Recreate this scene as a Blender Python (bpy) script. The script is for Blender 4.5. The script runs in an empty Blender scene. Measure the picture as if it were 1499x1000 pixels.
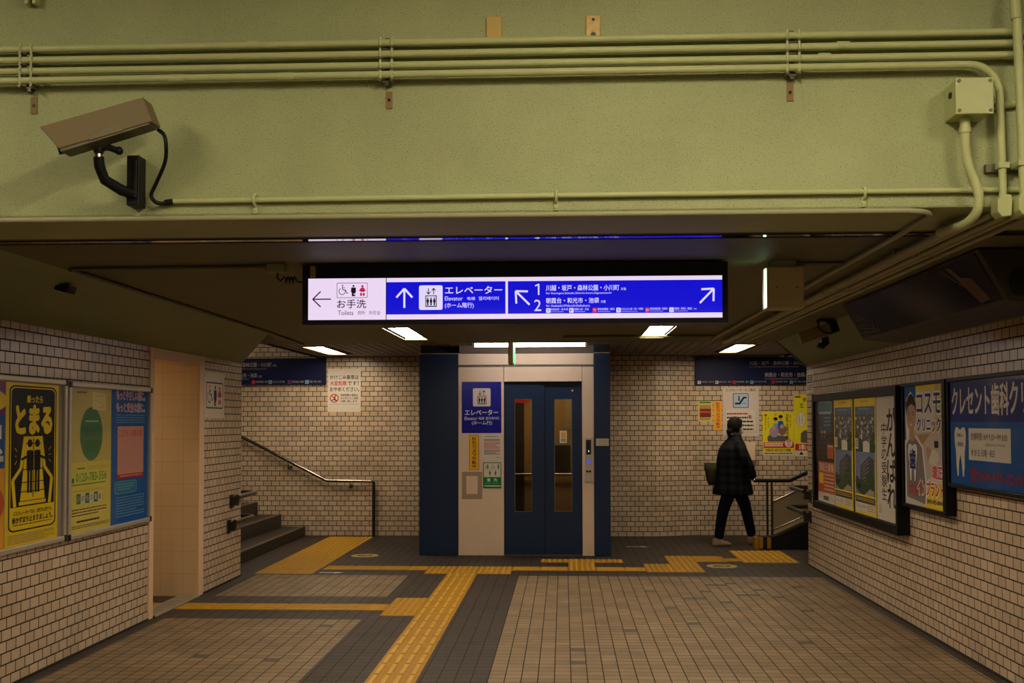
import bpy, math, random
from mathutils import Vector, Matrix
random.seed(7)
C = bpy.context.scene.collection
D = bpy.data
pi = math.pi

# ------------------------------------------------------------------ camera, world, exposure
cd = D.cameras.new('camera'); cam = D.objects.new('camera', cd); C.objects.link(cam)
cd.sensor_fit = 'HORIZONTAL'; cd.sensor_width = 36.0; cd.lens = 1600.0 / 1499 * 36
cd.shift_x = 0.0; cd.shift_y = 66.0 / 1499
cd.clip_start = 0.05; cd.clip_end = 100
_yaw, _pit, _rol = .047, .0323, -.0019
_f = Vector((-math.sin(_yaw) * math.cos(_pit), math.cos(_yaw) * math.cos(_pit), math.sin(_pit)))
_r = Vector((math.cos(_yaw), math.sin(_yaw), 0)); _u = _r.cross(_f)
_r2 = _r * math.cos(_rol) + _u * math.sin(_rol); _u2 = _u * math.cos(_rol) - _r * math.sin(_rol)
m3 = Matrix((_r2, _u2, -_f)).transposed()
cam.matrix_world = Matrix.Translation((0, 0, 1.55)) @ m3.to_4x4()
S = bpy.context.scene; S.camera = cam
w = D.worlds.new('world'); S.world = w; w.use_nodes = True
w.node_tree.nodes['Background'].inputs[0].default_value = (.5, .5, .5, 1)
w.node_tree.nodes['Background'].inputs[1].default_value = 0.0
S.view_settings.view_transform = 'Standard'; S.view_settings.look = 'None'
S.view_settings.exposure = 0.0; S.view_settings.gamma = 1.0
try: S.view_settings.use_curve_mapping = False
except Exception: pass
# lamp strengths (emission of the diffusers of the station's lamps and of added unseen ones)
L_TROFFER, L_HALL, L_TUBE, L_STAIR, L_TOILET, L_CAR = 46.0, 66.0, 26.0, 18.0, 26.0, 26.0
L_BACK = 60.0  # for the unseen rear hall pair added to brighten the passage
LAMP = (1.0, .87, .64)

# ------------------------------------------------------------------ materials
def nmat(name):
    m = D.materials.new(name); m.use_nodes = True
    nt = m.node_tree; b = nt.nodes['Principled BSDF']
    return m, nt, b
def mat(name, col, rough=.55, metal=0.0, spec=.22, noise=0.0, scale=30, bump=0.0, bscale=None, coat=0):
    m, nt, b = nmat(name)
    b.inputs['Base Color'].default_value = (*col, 1); b.inputs['Roughness'].default_value = rough
    b.inputs['Metallic'].default_value = metal; b.inputs['Specular IOR Level'].default_value = spec
    if coat: b.inputs['Coat Weight'].default_value = coat
    if noise or bump:
        tc = nt.nodes.new('ShaderNodeTexCoord'); n = nt.nodes.new('ShaderNodeTexNoise')
        n.inputs['Scale'].default_value = scale; n.inputs['Detail'].default_value = 5
        nt.links.new(tc.outputs['Object'], n.inputs['Vector'])
        if noise:
            mx = nt.nodes.new('ShaderNodeMix'); mx.data_type = 'RGBA'
            mx.inputs[6].default_value = (*[c * (1 - noise) for c in col], 1)
            mx.inputs[7].default_value = (*[min(1, c * (1 + noise)) for c in col], 1)
            nt.links.new(n.outputs['Fac'], mx.inputs[0]); nt.links.new(mx.outputs[2], b.inputs['Base Color'])
        if bump:
            n2 = nt.nodes.new('ShaderNodeTexNoise'); n2.inputs['Scale'].default_value = bscale or scale
            n2.inputs['Detail'].default_value = 4
            nt.links.new(tc.outputs['Object'], n2.inputs['Vector'])
            bp = nt.nodes.new('ShaderNodeBump'); bp.inputs['Strength'].default_value = bump; bp.inputs['Distance'].default_value = .01
            nt.links.new(n2.outputs['Fac'], bp.inputs['Height']); nt.links.new(bp.outputs['Normal'], b.inputs['Normal'])
    return m
def emit(name, col, s):
    m, nt, b = nmat(name)
    b.inputs['Base Color'].default_value = (*[c * .5 for c in col], 1); b.inputs['Roughness'].default_value = .4
    b.inputs['Emission Color'].default_value = (*col, 1); b.inputs['Emission Strength'].default_value = s
    return m
def glass(name, tint=(1, 1, 1), gloss=.06):
    m = D.materials.new(name); m.use_nodes = True; nt = m.node_tree; nt.nodes.clear()
    o = nt.nodes.new('ShaderNodeOutputMaterial'); mx = nt.nodes.new('ShaderNodeMixShader')
    t = nt.nodes.new('ShaderNodeBsdfTransparent'); g = nt.nodes.new('ShaderNodeBsdfGlossy'); lw = nt.nodes.new('ShaderNodeLayerWeight'); pw = nt.nodes.new('ShaderNodeMath'); fr = nt.nodes.new('ShaderNodeMath')
    t.inputs[0].default_value = (*tint, 1); g.inputs['Roughness'].default_value = gloss; lw.inputs[0].default_value = .5; pw.operation = 'POWER'; pw.inputs[1].default_value = 5; fr.operation = 'MULTIPLY_ADD'; fr.inputs[1].default_value = .16; fr.inputs[2].default_value = .025
    nt.links.new(lw.outputs['Facing'], pw.inputs[0]); nt.links.new(pw.outputs[0], fr.inputs[0])
    nt.links.new(fr.outputs[0], mx.inputs[0]); nt.links.new(t.outputs[0], mx.inputs[1]); nt.links.new(g.outputs[0], mx.inputs[2])
    nt.links.new(mx.outputs[0], o.inputs[0]); return m
def tile(name, c1, c2, cm, bw, rh, mortar, off=.5, rough=.3, bump=.4, stain=.25, sscale=1.5, bias=0.0, mrough=.9, spec=.5):
    """tiles laid in metres on the UV map: brick texture + stains"""
    m, nt, b = nmat(name); N = nt.nodes.new; L = nt.links.new
    b.inputs['Specular IOR Level'].default_value = spec
    uv = N('ShaderNodeUVMap'); br = N('ShaderNodeTexBrick')
    br.offset = off; br.squash = 1.0
    br.inputs['Scale'].default_value = 1; br.inputs['Brick Width'].default_value = bw; br.inputs['Row Height'].default_value = rh
    br.inputs['Mortar Size'].default_value = mortar; br.inputs['Mortar Smooth'].default_value = .15; br.inputs['Bias'].default_value = bias
    br.inputs['Color1'].default_value = (*c1, 1); br.inputs['Color2'].default_value = (*c2, 1); br.inputs['Mortar'].default_value = (*cm, 1)
    L(uv.outputs[0], br.inputs['Vector'])
    no = N('ShaderNodeTexNoise'); no.inputs['Scale'].default_value = sscale; no.inputs['Detail'].default_value = 8; no.inputs['Roughness'].default_value = .65
    L(uv.outputs[0], no.inputs['Vector'])
    rp = N('ShaderNodeMapRange'); rp.inputs[1].default_value = .3; rp.inputs[2].default_value = .7
    rp.inputs[3].default_value = 1 - stain; rp.inputs[4].default_value = 1.0
    L(no.outputs['Fac'], rp.inputs[0])
    mx = N('ShaderNodeMix'); mx.data_type = 'RGBA'; mx.blend_type = 'MULTIPLY'; mx.inputs[0].default_value = 1
    L(br.outputs['Color'], mx.inputs[6]); L(rp.outputs[0], mx.inputs[7]); L(mx.outputs[2], b.inputs['Base Color'])
    rr = N('ShaderNodeMapRange'); rr.inputs[3].default_value = rough; rr.inputs[4].default_value = mrough
    L(br.outputs['Fac'], rr.inputs[0]); L(rr.outputs[0], b.inputs['Roughness'])
    inv = N('ShaderNodeMath'); inv.operation = 'SUBTRACT'; inv.inputs[0].default_value = 1; L(br.outputs['Fac'], inv.inputs[1])
    bp = N('ShaderNodeBump'); bp.inputs['Strength'].default_value = bump; bp.inputs['Distance'].default_value = .004
    L(inv.outputs[0], bp.inputs['Height']); L(bp.outputs['Normal'], b.inputs['Normal'])
    return m
def plaster(name, col):
    """painted sprayed concrete: fine dark pits, soft blotches, bump"""
    m, nt, b = nmat(name); N = nt.nodes.new; L = nt.links.new
    tc = N('ShaderNodeTexCoord'); n1 = N('ShaderNodeTexNoise'); n1.inputs['Scale'].default_value = 180; n1.inputs['Detail'].default_value = 3
    n2 = N('ShaderNodeTexNoise'); n2.inputs['Scale'].default_value = 1.6; n2.inputs['Detail'].default_value = 7; n2.inputs['Roughness'].default_value = .65
    for n in (n1, n2): L(tc.outputs['Object'], n.inputs['Vector'])
    r1 = N('ShaderNodeMapRange'); r1.inputs[1].default_value = .3; r1.inputs[2].default_value = .44; r1.inputs[3].default_value = .5; r1.inputs[4].default_value = 1
    r2 = N('ShaderNodeMapRange'); r2.inputs[1].default_value = .3; r2.inputs[2].default_value = .7; r2.inputs[3].default_value = .82; r2.inputs[4].default_value = 1.06
    L(n1.outputs['Fac'], r1.inputs[0]); L(n2.outputs['Fac'], r2.inputs[0])
    mu = N('ShaderNodeMath'); mu.operation = 'MULTIPLY'; L(r1.outputs[0], mu.inputs[0]); L(r2.outputs[0], mu.inputs[1])
    mx = N('ShaderNodeMix'); mx.data_type = 'RGBA'; mx.blend_type = 'MULTIPLY'; mx.inputs[0].default_value = 1
    mx.inputs[6].default_value = (*col, 1); L(mu.outputs[0], mx.inputs[7]); L(mx.outputs[2], b.inputs['Base Color'])
    b.inputs['Roughness'].default_value = .62
    bp = N('ShaderNodeBump'); bp.inputs['Strength'].default_value = .45; bp.inputs['Distance'].default_value = .006
    L(n1.outputs['Fac'], bp.inputs['Height']); L(bp.outputs['Normal'], b.inputs['Normal'])
    return m
def plaid(name):
    m, nt, b = nmat(name); N = nt.nodes.new; L = nt.links.new
    tc = N('ShaderNodeTexCoord'); sx = N('ShaderNodeSeparateXYZ'); L(tc.outputs['Object'], sx.inputs[0])
    fs = []
    for ax in (0, 2):
        a = N('ShaderNodeMath'); a.operation = 'MULTIPLY'; a.inputs[1].default_value = 62; L(sx.outputs[ax], a.inputs[0])
        s = N('ShaderNodeMath'); s.operation = 'SINE'; L(a.outputs[0], s.inputs[0]); fs.append(s)
    ad = N('ShaderNodeMath'); L(fs[0].outputs[0], ad.inputs[0]); L(fs[1].outputs[0], ad.inputs[1])
    r = N('ShaderNodeMapRange'); r.inputs[1].default_value = -1.2; r.inputs[2].default_value = 1.6; L(ad.outputs[0], r.inputs[0])
    mx = N('ShaderNodeMix'); mx.data_type = 'RGBA'; mx.inputs[6].default_value = (.006, .006, .007, 1); mx.inputs[7].default_value = (.016, .016, .019, 1)
    L(r.outputs[0], mx.inputs[0]); L(mx.outputs[2], b.inputs['Base Color']); b.inputs['Roughness'].default_value = .9; b.inputs['Specular IOR Level'].default_value = .06
    return m

M = {}
BR1, BR2, BRM = (.64, .48, .335), (.51, .37, .25), (.022, .012, .007)
M['brick'] = tile('glazed wall tile', BR1, BR2, BRM, .1127, .068, .0046, .5, .33, .5, .25)
M['brick_back'] = M['brick']
M['toilet_tile'] = tile('large tan wall tile', (.64, .47, .28), (.62, .455, .27), (.50, .36, .21), .2, .2, .0025, 0, .3, .2, .1)
M['floor_beige'] = tile('beige floor tile', (.305, .205, .115), (.225, .15, .083), (.018, .012, .008), .1, .1, .0035, 0, .6, .4, .4, 2.2, spec=.25)
M['floor_dark'] = tile('dark floor tile', (.056, .039, .031), (.044, .031, .025), (.025, .018, .014), .1, .1, .003, 0, .6, .3, .3, 2, spec=.2)
M['beam'] = plaster('green painted sprayed concrete', (.365, .395, .178))
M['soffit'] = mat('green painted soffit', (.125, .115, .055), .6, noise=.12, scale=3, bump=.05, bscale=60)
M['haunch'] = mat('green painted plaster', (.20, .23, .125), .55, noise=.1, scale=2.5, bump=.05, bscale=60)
M['rib'] = mat('brown ceiling slat', (.22, .16, .11), .6, noise=.15, scale=4)
M['dark'] = mat('dark void', (.02, .018, .016), .8)
M['fascia'] = mat('brown fascia', (.14, .105, .075), .6)
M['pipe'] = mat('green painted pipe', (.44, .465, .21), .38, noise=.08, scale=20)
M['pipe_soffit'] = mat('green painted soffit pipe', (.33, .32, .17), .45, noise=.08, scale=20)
M['rail_dark'] = mat('dark rubbed rail', (.045, .04, .036), .28, .6)
M['panel_dim'] = mat('dull side panel', (.24, .20, .13), .4)
M['steel_dark'] = mat('dirty galvanised steel', (.12, .11, .07), .45, .6)
M['rust'] = mat('rusty plate', (.24, .15, .06), .7, noise=.35, scale=60)
M['ochre'] = mat('ochre painted plate', (.52, .36, .10), .5, noise=.1, scale=20)
M['rustyellow'] = mat('scuffed yellow plate', (.55, .36, .08), .35, noise=.45, scale=45)
M['black'] = mat('black paint', (.008, .008, .009), .4)
M['blackframe'] = mat('black frame', (.008, .007, .007), .45, spec=.12)
M['navyframe'] = mat('navy frame', (.006, .007, .022), .4)
M['alu'] = mat('brushed aluminium', (.46, .40, .33), .42, .5)
M['steel'] = mat('stainless steel', (.5, .46, .42), .25, 1.0)
M['steel_rail'] = mat('stainless rail', (.22, .19, .17), .25, 1.0)
M['tan_metal'] = mat('tan painted metal', (.19, .145, .066), .5)
M['cover'] = mat('beige painted metal', (.40, .31, .16), .5)
M['blue_metal'] = mat('blue painted steel', (.010, .023, .060), .38, noise=.06, scale=3)
M['cream'] = mat('cream painted panel', (.70, .53, .38), .45, noise=.05, scale=5)
M['cream_frame'] = mat('beige door frame', (.66, .46, .30), .45, noise=.06, scale=4)
M['stair'] = mat('dark stone step', (.035, .026, .019), .5, noise=.3, scale=14)
M['nosing'] = mat('worn step nosing', (.10, .075, .055), .45, noise=.3, scale=30)
M['yellow'] = mat('yellow tactile paving', (.36, .175, .006), .6, noise=.3, scale=7)
M['yellow_rib'] = mat('worn yellow rib', (.52, .29, .022), .5, noise=.3, scale=11)
M['glass'] = glass('clear pane', (.96, .96, .96))
M['glass_dark'] = glass('smoked pane', (.45, .42, .36))
M['mirror_strip'] = mat('polished strip', (.55, .52, .5), .06, 1.0)
M['skin'] = mat('skin', (.50, .29, .19), .5)
M['hair'] = mat('black hair', (.007, .006, .005), .75, spec=.08)
M['coat'] = plaid('dark plaid quilted cloth')
M['jeans'] = mat('dark trousers', (.006, .007, .011), .9, spec=.05)
M['mask'] = mat('white mask', (.75, .70, .66), .7)
M['shoe'] = mat('beige shoe', (.34, .25, .16), .6)
M['olive'] = mat('olive canvas', (.036, .032, .014), .85, spec=.1)
def flat(name, col, rough=.45): 
    k = 'ink_' + name
    if k not in M: M[k] = mat('print ' + name, col, rough, spec=.12)
    return M[k]
W_ = flat('white', (.80, .74, .68)); K_ = flat('black', (.012, .012, .012)); Y_ = flat('yellow', (.84, .60, .02))
NV = flat('navy', (.012, .016, .13)); BL = flat('blue', (.01, .10, .36)); RD = flat('red', (.50, .018, .02)); GR = flat('green', (.01, .19, .055))
DG = flat('dark green', (.02, .13, .035)); PK = flat('pink', (.62, .30, .24)); GY = flat('grey', (.30, .28, .26)); OR = flat('orange', (.80, .36, .03))
PA = flat('paper', (.66, .58, .50)); LB = flat('light blue', (.16, .33, .50)); SK = flat('printed skin', (.50, .28, .17)); PU = flat('purple', (.16, .03, .22))
OLV = flat('dull yellow', (.50, .37, .10)); RDO = flat('red orange', (.56, .10, .03)); TL = flat('teal', (.03, .20, .28)); NVS = flat('dull navy', (.008, .010, .045))
WS = flat('dull white', (.40, .36, .34)); BLS = flat('deep sign blue', (.006, .007, .17)); LK = flat('soft black', (.05, .045, .04))

# ------------------------------------------------------------------ mesh builder
class MB:
    def __init__(s): s.V = []; s.F = []; s.MI = []; s.UV = []; s.SM = []; s.mats = []
    def mi(s, m):
        if m not in s.mats: s.mats.append(m)
        return s.mats.index(m)
    def face(s, pts, m, uv=None, smooth=False):
        i = len(s.V); s.V += [tuple(p) for p in pts]; s.F.append(list(range(i, i + len(pts))))
        s.MI.append(s.mi(m)); s.UV.append(uv or [(0, 0)] * len(pts)); s.SM.append(smooth)
    def mesh(s, verts, faces, m, smooth=False):
        i = len(s.V); s.V += [tuple(v) for v in verts]; k = s.mi(m)
        for f in faces:
            s.F.append([i + a for a in f]); s.MI.append(k); s.UV.append([(0, 0)] * len(f)); s.SM.append(smooth)
    def box(s, x0, x1, y0, y1, z0, z1, m, uvs=False):
        x0, x1 = sorted((x0, x1)); y0, y1 = sorted((y0, y1)); z0, z1 = sorted((z0, z1))
        P = [(x0, y0, z0), (x1, y0, z0), (x1, y1, z0), (x0, y1, z0), (x0, y0, z1), (x1, y0, z1), (x1, y1, z1), (x0, y1, z1)]
        FF = [(0, 3, 2, 1), (4, 5, 6, 7), (0, 1, 5, 4), (1, 2, 6, 5), (2, 3, 7, 6), (3, 0, 4, 7)]
        if not uvs: s.mesh(P, FF, m); return
        for k, f in enumerate(FF):
            pts = [P[a] for a in f]
            uv = [((p[0], p[1]) if k < 2 else (p[0], p[2]) if k in (2, 4) else (p[1], p[2])) for p in pts]
            s.face(pts, m, uv)
    def obox(s, c, ax, ay, az, m):
        c = Vector(c); ax, ay, az = Vector(ax), Vector(ay), Vector(az)
        P = [c + ax * i + ay * j + az * k for k in (-1, 1) for (i, j) in ((-1, -1), (1, -1), (1, 1), (-1, 1))]
        s.mesh(P, [(0, 3, 2, 1), (4, 5, 6, 7), (0, 1, 5, 4), (1, 2, 6, 5), (2, 3, 7, 6), (3, 0, 4, 7)], m)
    def prism(s, poly, axis, a, b, m):
        """poly of 2D points extruded along an axis: 'y' -> (x,z), 'x' -> (y,z), 'z' -> (x,y)"""
        def mk(p, t): return {'y': (p[0], t, p[1]), 'x': (t, p[0], p[1]), 'z': (p[0], p[1], t)}[axis]
        n = len(poly); P = [mk(p, a) for p in poly] + [mk(p, b) for p in poly]
        s.mesh(P, [tuple(range(n))[::-1], tuple(range(n, 2 * n))] + [(i, (i + 1) % n, n + (i + 1) % n, n + i) for i in range(n)], m)
    def tube(s, pts, r, m, n=10, caps=True):
        pts = [Vector(p) for p in pts]; N = len(pts); rs = r if isinstance(r, (list, tuple)) else [r] * N
        T = []
        for i in range(N):
            a = pts[max(0, i - 1)]; b = pts[min(N - 1, i + 1)]; T.append((b - a).normalized())
        up = Vector((0, 0, 1)) if abs(T[0].z) < .9 else Vector((1, 0, 0))
        u = T[0].cross(up).normalized(); V = []
        for i in range(N):
            u = (u - T[i] * u.dot(T[i])).normalized(); v = T[i].cross(u)
            for k in range(n):
                a = 2 * pi * k / n; V.append(pts[i] + (u * math.cos(a) + v * math.sin(a)) * rs[i])
        F = [(i * n + k, i * n + (k + 1) % n, (i + 1) * n + (k + 1) % n, (i + 1) * n + k) for i in range(N - 1) for k in range(n)]
        s.mesh(V, F, m, True)
        if caps:
            s.mesh(V[:n], [tuple(range(n))[::-1]], m); s.mesh(V[-n:], [tuple(range(n))], m)
    def cyl(s, a, b, r, m, n=14): s.tube([a, b], r, m, n)
    def ball(s, c, rx, ry, rz, m, nu=14, nv=8):
        V = [(c[0] + rx * math.sin(pi * j / nv) * math.cos(2 * pi * i / nu), c[1] + ry * math.sin(pi * j / nv) * math.sin(2 * pi * i / nu), c[2] + rz * math.cos(pi * j / nv)) for j in range(nv + 1) for i in range(nu)]
        F = [(j * nu + i, (j + 1) * nu + i, (j + 1) * nu + (i + 1) % nu, j * nu + (i + 1) % nu) for j in range(nv) for i in range(nu)]
        s.mesh(V, F, m, True)
    def build(s, name, parent=None, label=None, cat=None, group=None, kind=None, bevel=0, origin=None):
        me = D.meshes.new(name)
        if parent is not None: o0 = Vector(parent['_o'])
        elif origin is not None: o0 = Vector(origin)
        else:
            xs, ys, zs = zip(*s.V); o0 = Vector(((min(xs) + max(xs)) / 2, (min(ys) + max(ys)) / 2, min(zs)))
        me.from_pydata([tuple(Vector(v) - o0) for v in s.V], [], s.F)
        for m in s.mats: me.materials.append(m)
        me.polygons.foreach_set('material_index', s.MI); me.polygons.foreach_set('use_smooth', s.SM)
        uvl = me.uv_layers.new(name='UVMap'); fl = []
        for f in s.UV:
            for t in f: fl += [t[0], t[1]]
        uvl.data.foreach_set('uv', fl); me.validate(); me.update()
        ob = D.objects.new(name, me); C.objects.link(ob)
        if parent is not None: ob.parent = parent
        else: ob.location = o0
        ob['_o'] = tuple(o0)
        tag(ob, label, cat, group, kind)
        if bevel:
            b = ob.modifiers.new('bevel', 'BEVEL'); b.width = bevel; b.segments = 2; b.limit_method = 'ANGLE'
        return ob
def tag(o, label=None, cat=None, group=None, kind=None):
    for k, v in (('label', label), ('category', cat), ('group', group), ('kind', kind)):
        if v: o[k] = v
    return o
def thing(name, loc, label, cat, group=None):
    o = D.objects.new(name, None); C.objects.link(o); o.location = loc; o['_o'] = tuple(loc); o.empty_display_size = .1
    return tag(o, label, cat, group)
def arc(c, r, a0, a1, n, f):
    return [f(c[0] + r * math.cos(a0 + (a1 - a0) * i / n), c[1] + r * math.sin(a0 + (a1 - a0) * i / n)) for i in range(n + 1)]

# ------------------------------------------------------------------ lettering
_tc = {}
def text2d(s, bold=.0):
    key = (s, bold)
    if key in _tc: return _tc[key]
    cu = D.curves.new('t', 'FONT'); cu.body = s; cu.resolution_u = 2; cu.fill_mode = 'FRONT'; cu.offset = bold
    ob = D.objects.new('t', cu); C.objects.link(ob)
    dg = bpy.context.evaluated_depsgraph_get(); dg.update()
    ev = ob.evaluated_get(dg); me = ev.to_mesh()
    V = [(v.co.x, v.co.y) for v in me.vertices]; F = [tuple(p.vertices) for p in me.polygons]
    ev.to_mesh_clear(); D.objects.remove(ob); D.curves.remove(cu)
    if not V: V = [(0, 0), (1, 0), (1, 1)]; F = []
    x0 = min(v[0] for v in V); x1 = max(v[0] for v in V); y0 = min(v[1] for v in V); y1 = max(v[1] for v in V)
    dx = max(1e-6, x1 - x0); dy = max(1e-6, y1 - y0)
    _tc[key] = ([((x - x0) / dx, (y - y0) / dy) for x, y in V], F, dx / dy)
    return _tc[key]

class Print:
    """a flat printed sheet: drawn in the pixel window (px0,py0)-(px1,py1), y down, laid on O + u*a + v*b"""
    def __init__(s, O, U, V, w, h, win, paper, thick=.002, mb=None):
        s.O, s.U, s.Vv = Vector(O), Vector(U), Vector(V); s.n = s.U.cross(s.Vv); s.w, s.h = w, h; s.win = win
        s.mb = mb or MB(); s.k = 0; s.t = thick
        if paper:
            c = s.O + s.U * w / 2 + s.Vv * h / 2 + s.n * thick / 2
            s.mb.obox(c, s.U * w / 2, s.Vv * h / 2, s.n * thick / 2, paper)
    def p(s, x, y, d):
        a = (x - s.win[0]) / (s.win[2] - s.win[0]) * s.w; b = (s.win[3] - y) / (s.win[3] - s.win[1]) * s.h
        return s.O + s.U * a + s.Vv * b + s.n * d
    def lay(s): s.k += 1; return s.t + .00007 * s.k
    def poly(s, pts, m, d=None):
        d = d or s.lay(); P = [s.p(x, y, d) for x, y in pts]
        s.mb.face(P, m)
    def rect(s, x0, y0, x1, y1, m, d=None): s.poly([(x0, y1), (x1, y1), (x1, y0), (x0, y0)], m, d)
    def rr(s, x0, y0, x1, y1, r, m, d=None, n=5):
        pts = []
        for cx, cy, a in ((x1 - r, y0 + r, -pi / 2), (x1 - r, y1 - r, 0), (x0 + r, y1 - r, pi / 2), (x0 + r, y0 + r, pi)):
            for i in range(n + 1):
                t = a + pi / 2 * i / n; pts.append((cx + r * math.cos(t), cy + r * math.sin(t)))
        s.poly(pts[::-1], m, d)
    def ell(s, cx, cy, rx, ry, m, d=None, n=24): s.poly([(cx + rx * math.cos(-2 * pi * i / n), cy + ry * math.sin(-2 * pi * i / n)) for i in range(n)], m, d)
    def line(s, pts, wd, m):
        d = s.lay()
        for a, b in zip(pts[:-1], pts[1:]):
            dx, dy = b[0] - a[0], b[1] - a[1]; l = math.hypot(dx, dy) or 1; nx, ny = -dy / l * wd / 2, dx / l * wd / 2
            s.poly([(a[0] + nx, a[1] + ny), (b[0] + nx, b[1] + ny), (b[0] - nx, b[1] - ny), (a[0] - nx, a[1] - ny)], m, d)
    def text(s, t, x0, y0, x1, y1, m, bold=.0, d=None):
        V, F, _ = text2d(t); d = d or s.lay(); n = 0 if not bold else 4 if bold < .05 else 10
        ax = (s.w / (s.win[2] - s.win[0])) / (s.h / (s.win[3] - s.win[1])); g = bold * .8 * abs(y1 - y0)
        for i in range(max(1, n)):      # heavier strokes: the glyphs laid down again a hair's breadth apart
            ox, oy = (g * math.cos(2 * pi * (i + .5) / n) / ax, g * math.sin(2 * pi * (i + .5) / n)) if n else (0, 0)
            s.mb.mesh([s.p(x0 + (x1 - x0) * a + ox, y1 + (y0 - y1) * b + oy, d + i * 1.6e-5) for a, b in V], F, m)
        s.k += 1 + int(n * .23) if n else 0
    def textv(s, t, x0, y0, x1, y1, m, bold=.0):
        n = len(t); d = s.lay(); s.k += 4; c = (y1 - y0) / n
        for i, ch in enumerate(t):
            if ch in 'ー～|': s.rect((x0 + x1) / 2 - (x1 - x0) * .07, y0 + c * (i + .08), (x0 + x1) / 2 + (x1 - x0) * .07, y0 + c * (i + .92), m, d); continue
            sm = .22 if ch in 'ッっゃゅょ' else 0
            s.text(ch, x0 + (x1 - x0) * sm, y0 + c * (i + .05 + sm / 2), x1, y0 + c * (i + .95 - sm / 2), m, bold, d)
    def bars(s, x0, y0, x1, y1, n, m, fill=.45, seed=1):
        rnd = random.Random(seed); d = s.lay(); c = (y1 - y0) / n
        for i in range(n):
            x = x0; e = x1 - rnd.random() * .3 * (x1 - x0) * (i % 3 == 2)
            while x < e:
                L = (x1 - x0) * (.05 + .1 * rnd.random()); s.rect(x, y0 + c * i, min(e, x + L), y0 + c * (i + fill), m, d); x += L + (x1 - x0) * .014
    def build(s, name, label, cat, group=None, parent=None): return s.mb.build(name, parent, label, cat, group)

XL, XR, ZC = -3.27, 2.64, 2.345
YB, YE = 4.12, 10.95           # face of the deep beam, end of the flat soffit
def on_left(y, z, wd, ht, win, paper, off=.0, th=.002): return Print((XL + off, y, z), (0, 1, 0), (0, 0, 1), wd, ht, win, paper, th)
def on_right(y, z, wd, ht, win, paper, x=XR, th=.002): return Print((x, y, z), (0, -1, 0), (0, 0, 1), wd, ht, win, paper, th)   # y = far edge
def on_back(x0, z0, x1, z1, Y, win, paper, th=.004): return Print((x0, Y, z0), (1, 0, 0), (0, 0, 1), x1 - x0, z1 - z0, win, paper, th)

# ================================================================== THE SETTING
# floor: one mesh, beige fields set in dark bands
def build_floor():
    b = MB()
    beige = [(-.46, 2.56, -5, 11.06), (-3.12, -1.57, 9.70, 11.05), (-3.17, -1.59, -5, 8.58)]
    xs = sorted({-8, -4.6, XL, -3.17, -3.12, -1.59, -1.57, -.46, 2.56, XR, 8}); ys = sorted({-5, 8.58, 9.70, 11.05, 11.06, 15.3})
    for x0, x1 in zip(xs[:-1], xs[1:]):
        for y0, y1 in zip(ys[:-1], ys[1:]):
            cx, cy = (x0 + x1) / 2, (y0 + y1) / 2
            m = M['floor_beige'] if any(a < cx < c and d < cy < e for a, c, d, e in beige) else M['floor_dark']
            P = [(x0, y0, 0), (x1, y0, 0), (x1, y1, 0), (x0, y1, 0)]
            b.face(P, m, [(p[0] + .46 + 20, p[1] - .05 + 20) for p in P])
    # replaced and stained tiles
    DT = mat('stained floor tile', (.085, .062, .045), .6, noise=.3, scale=25)
    for i, j in ((5, 74), (5, 70), (18, 104), (19, 104), (17, 100), (16, 96), (15, 96), (18, 94), (20, 98), (21, 98), (23, 97), (13, 91), (22, 101), (20, 105), (24, 90), (26, 103), (9, 81), (14, 84), (-15, 70), (-20, 71), (-14, 82), (21, 77), (12, 100)):
        x0 = -.46 + .1 * i; y0 = .05 + .1 * j; b.face([(x0 + .004, y0 + .004, .0004), (x0 + .096, y0 + .004, .0004), (x0 + .096, y0 + .096, .0004), (x0 + .004, y0 + .096, .0004)], DT)
    b.build('floor', kind='structure', origin=(0, 0, 0))
build_floor()
BK = M['brick']
def wall(name, boxes, m=None):
    b = MB()
    for q in boxes: b.box(*q, m or BK, uvs=True)
    return b.build(name, kind='structure', origin=(0, 0, 0))
# left passage wall with the toilet entrance, right passage wall
wall('wall_left', [(XL - .2, XL, YB, 8.49, 0, 2.344), (XL - .2, XL, 9.79, YE + .02, 0, 2.344), (XL - .2, XL, 8.49, 9.79, 2.15, 2.344), (-8, XL - .2, YE - .18, YE + .02, 0, 3.4)])
wall('wall_right', [(XR, XR + .2, YB, 12.0, 0, 2.344), (XR + .2, 8, 11.8, 12.0, 0, 3.4)])
# back wall: left of the lift, right of the lift, the slanted piece, the escalator bay
b = MB()
def vq(b, x0, y0, x1, y1, z0, z1, m=BK):
    l = math.hypot(x1 - x0, y1 - y0)
    b.face([(x0, y0, z0), (x1, y1, z0), (x1, y1, z1), (x0, y0, z1)], m, [(x0, z0), (x0 + l, z0), (x0 + l, z1), (x0, z1)])
for x0, y0, x1, y1 in ((-8, 14.85, 1.24, 14.85), (1.24, 14.85, 1.80, 15.04), (1.80, 15.04, 8, 15.04)):
    b = MB(); vq(b, x0, y0, x1, y1, 0, 3.4)
    b.mesh([(x0, y0, 0), (x1, y1, 0), (x1, 15.3, 0), (x0, 15.3, 0), (x0, y0, 3.4), (x1, y1, 3.4), (x1, 15.3, 3.4), (x0, 15.3, 3.4)], [(0, 3, 2, 1), (4, 5, 6, 7), (1, 2, 6, 5), (2, 3, 7, 6), (3, 0, 4, 7)], M['dark'])
    b.build('wall_back', kind='structure', origin=(x0, y0, 0))
wall('wall_stair_side', [(-8.2, -8, 10.8, 15.3, 0, 3.4)]); wall('wall_escalator_side', [(8, 8.2, 11.8, 15.3, 0, 3.4)])

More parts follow.
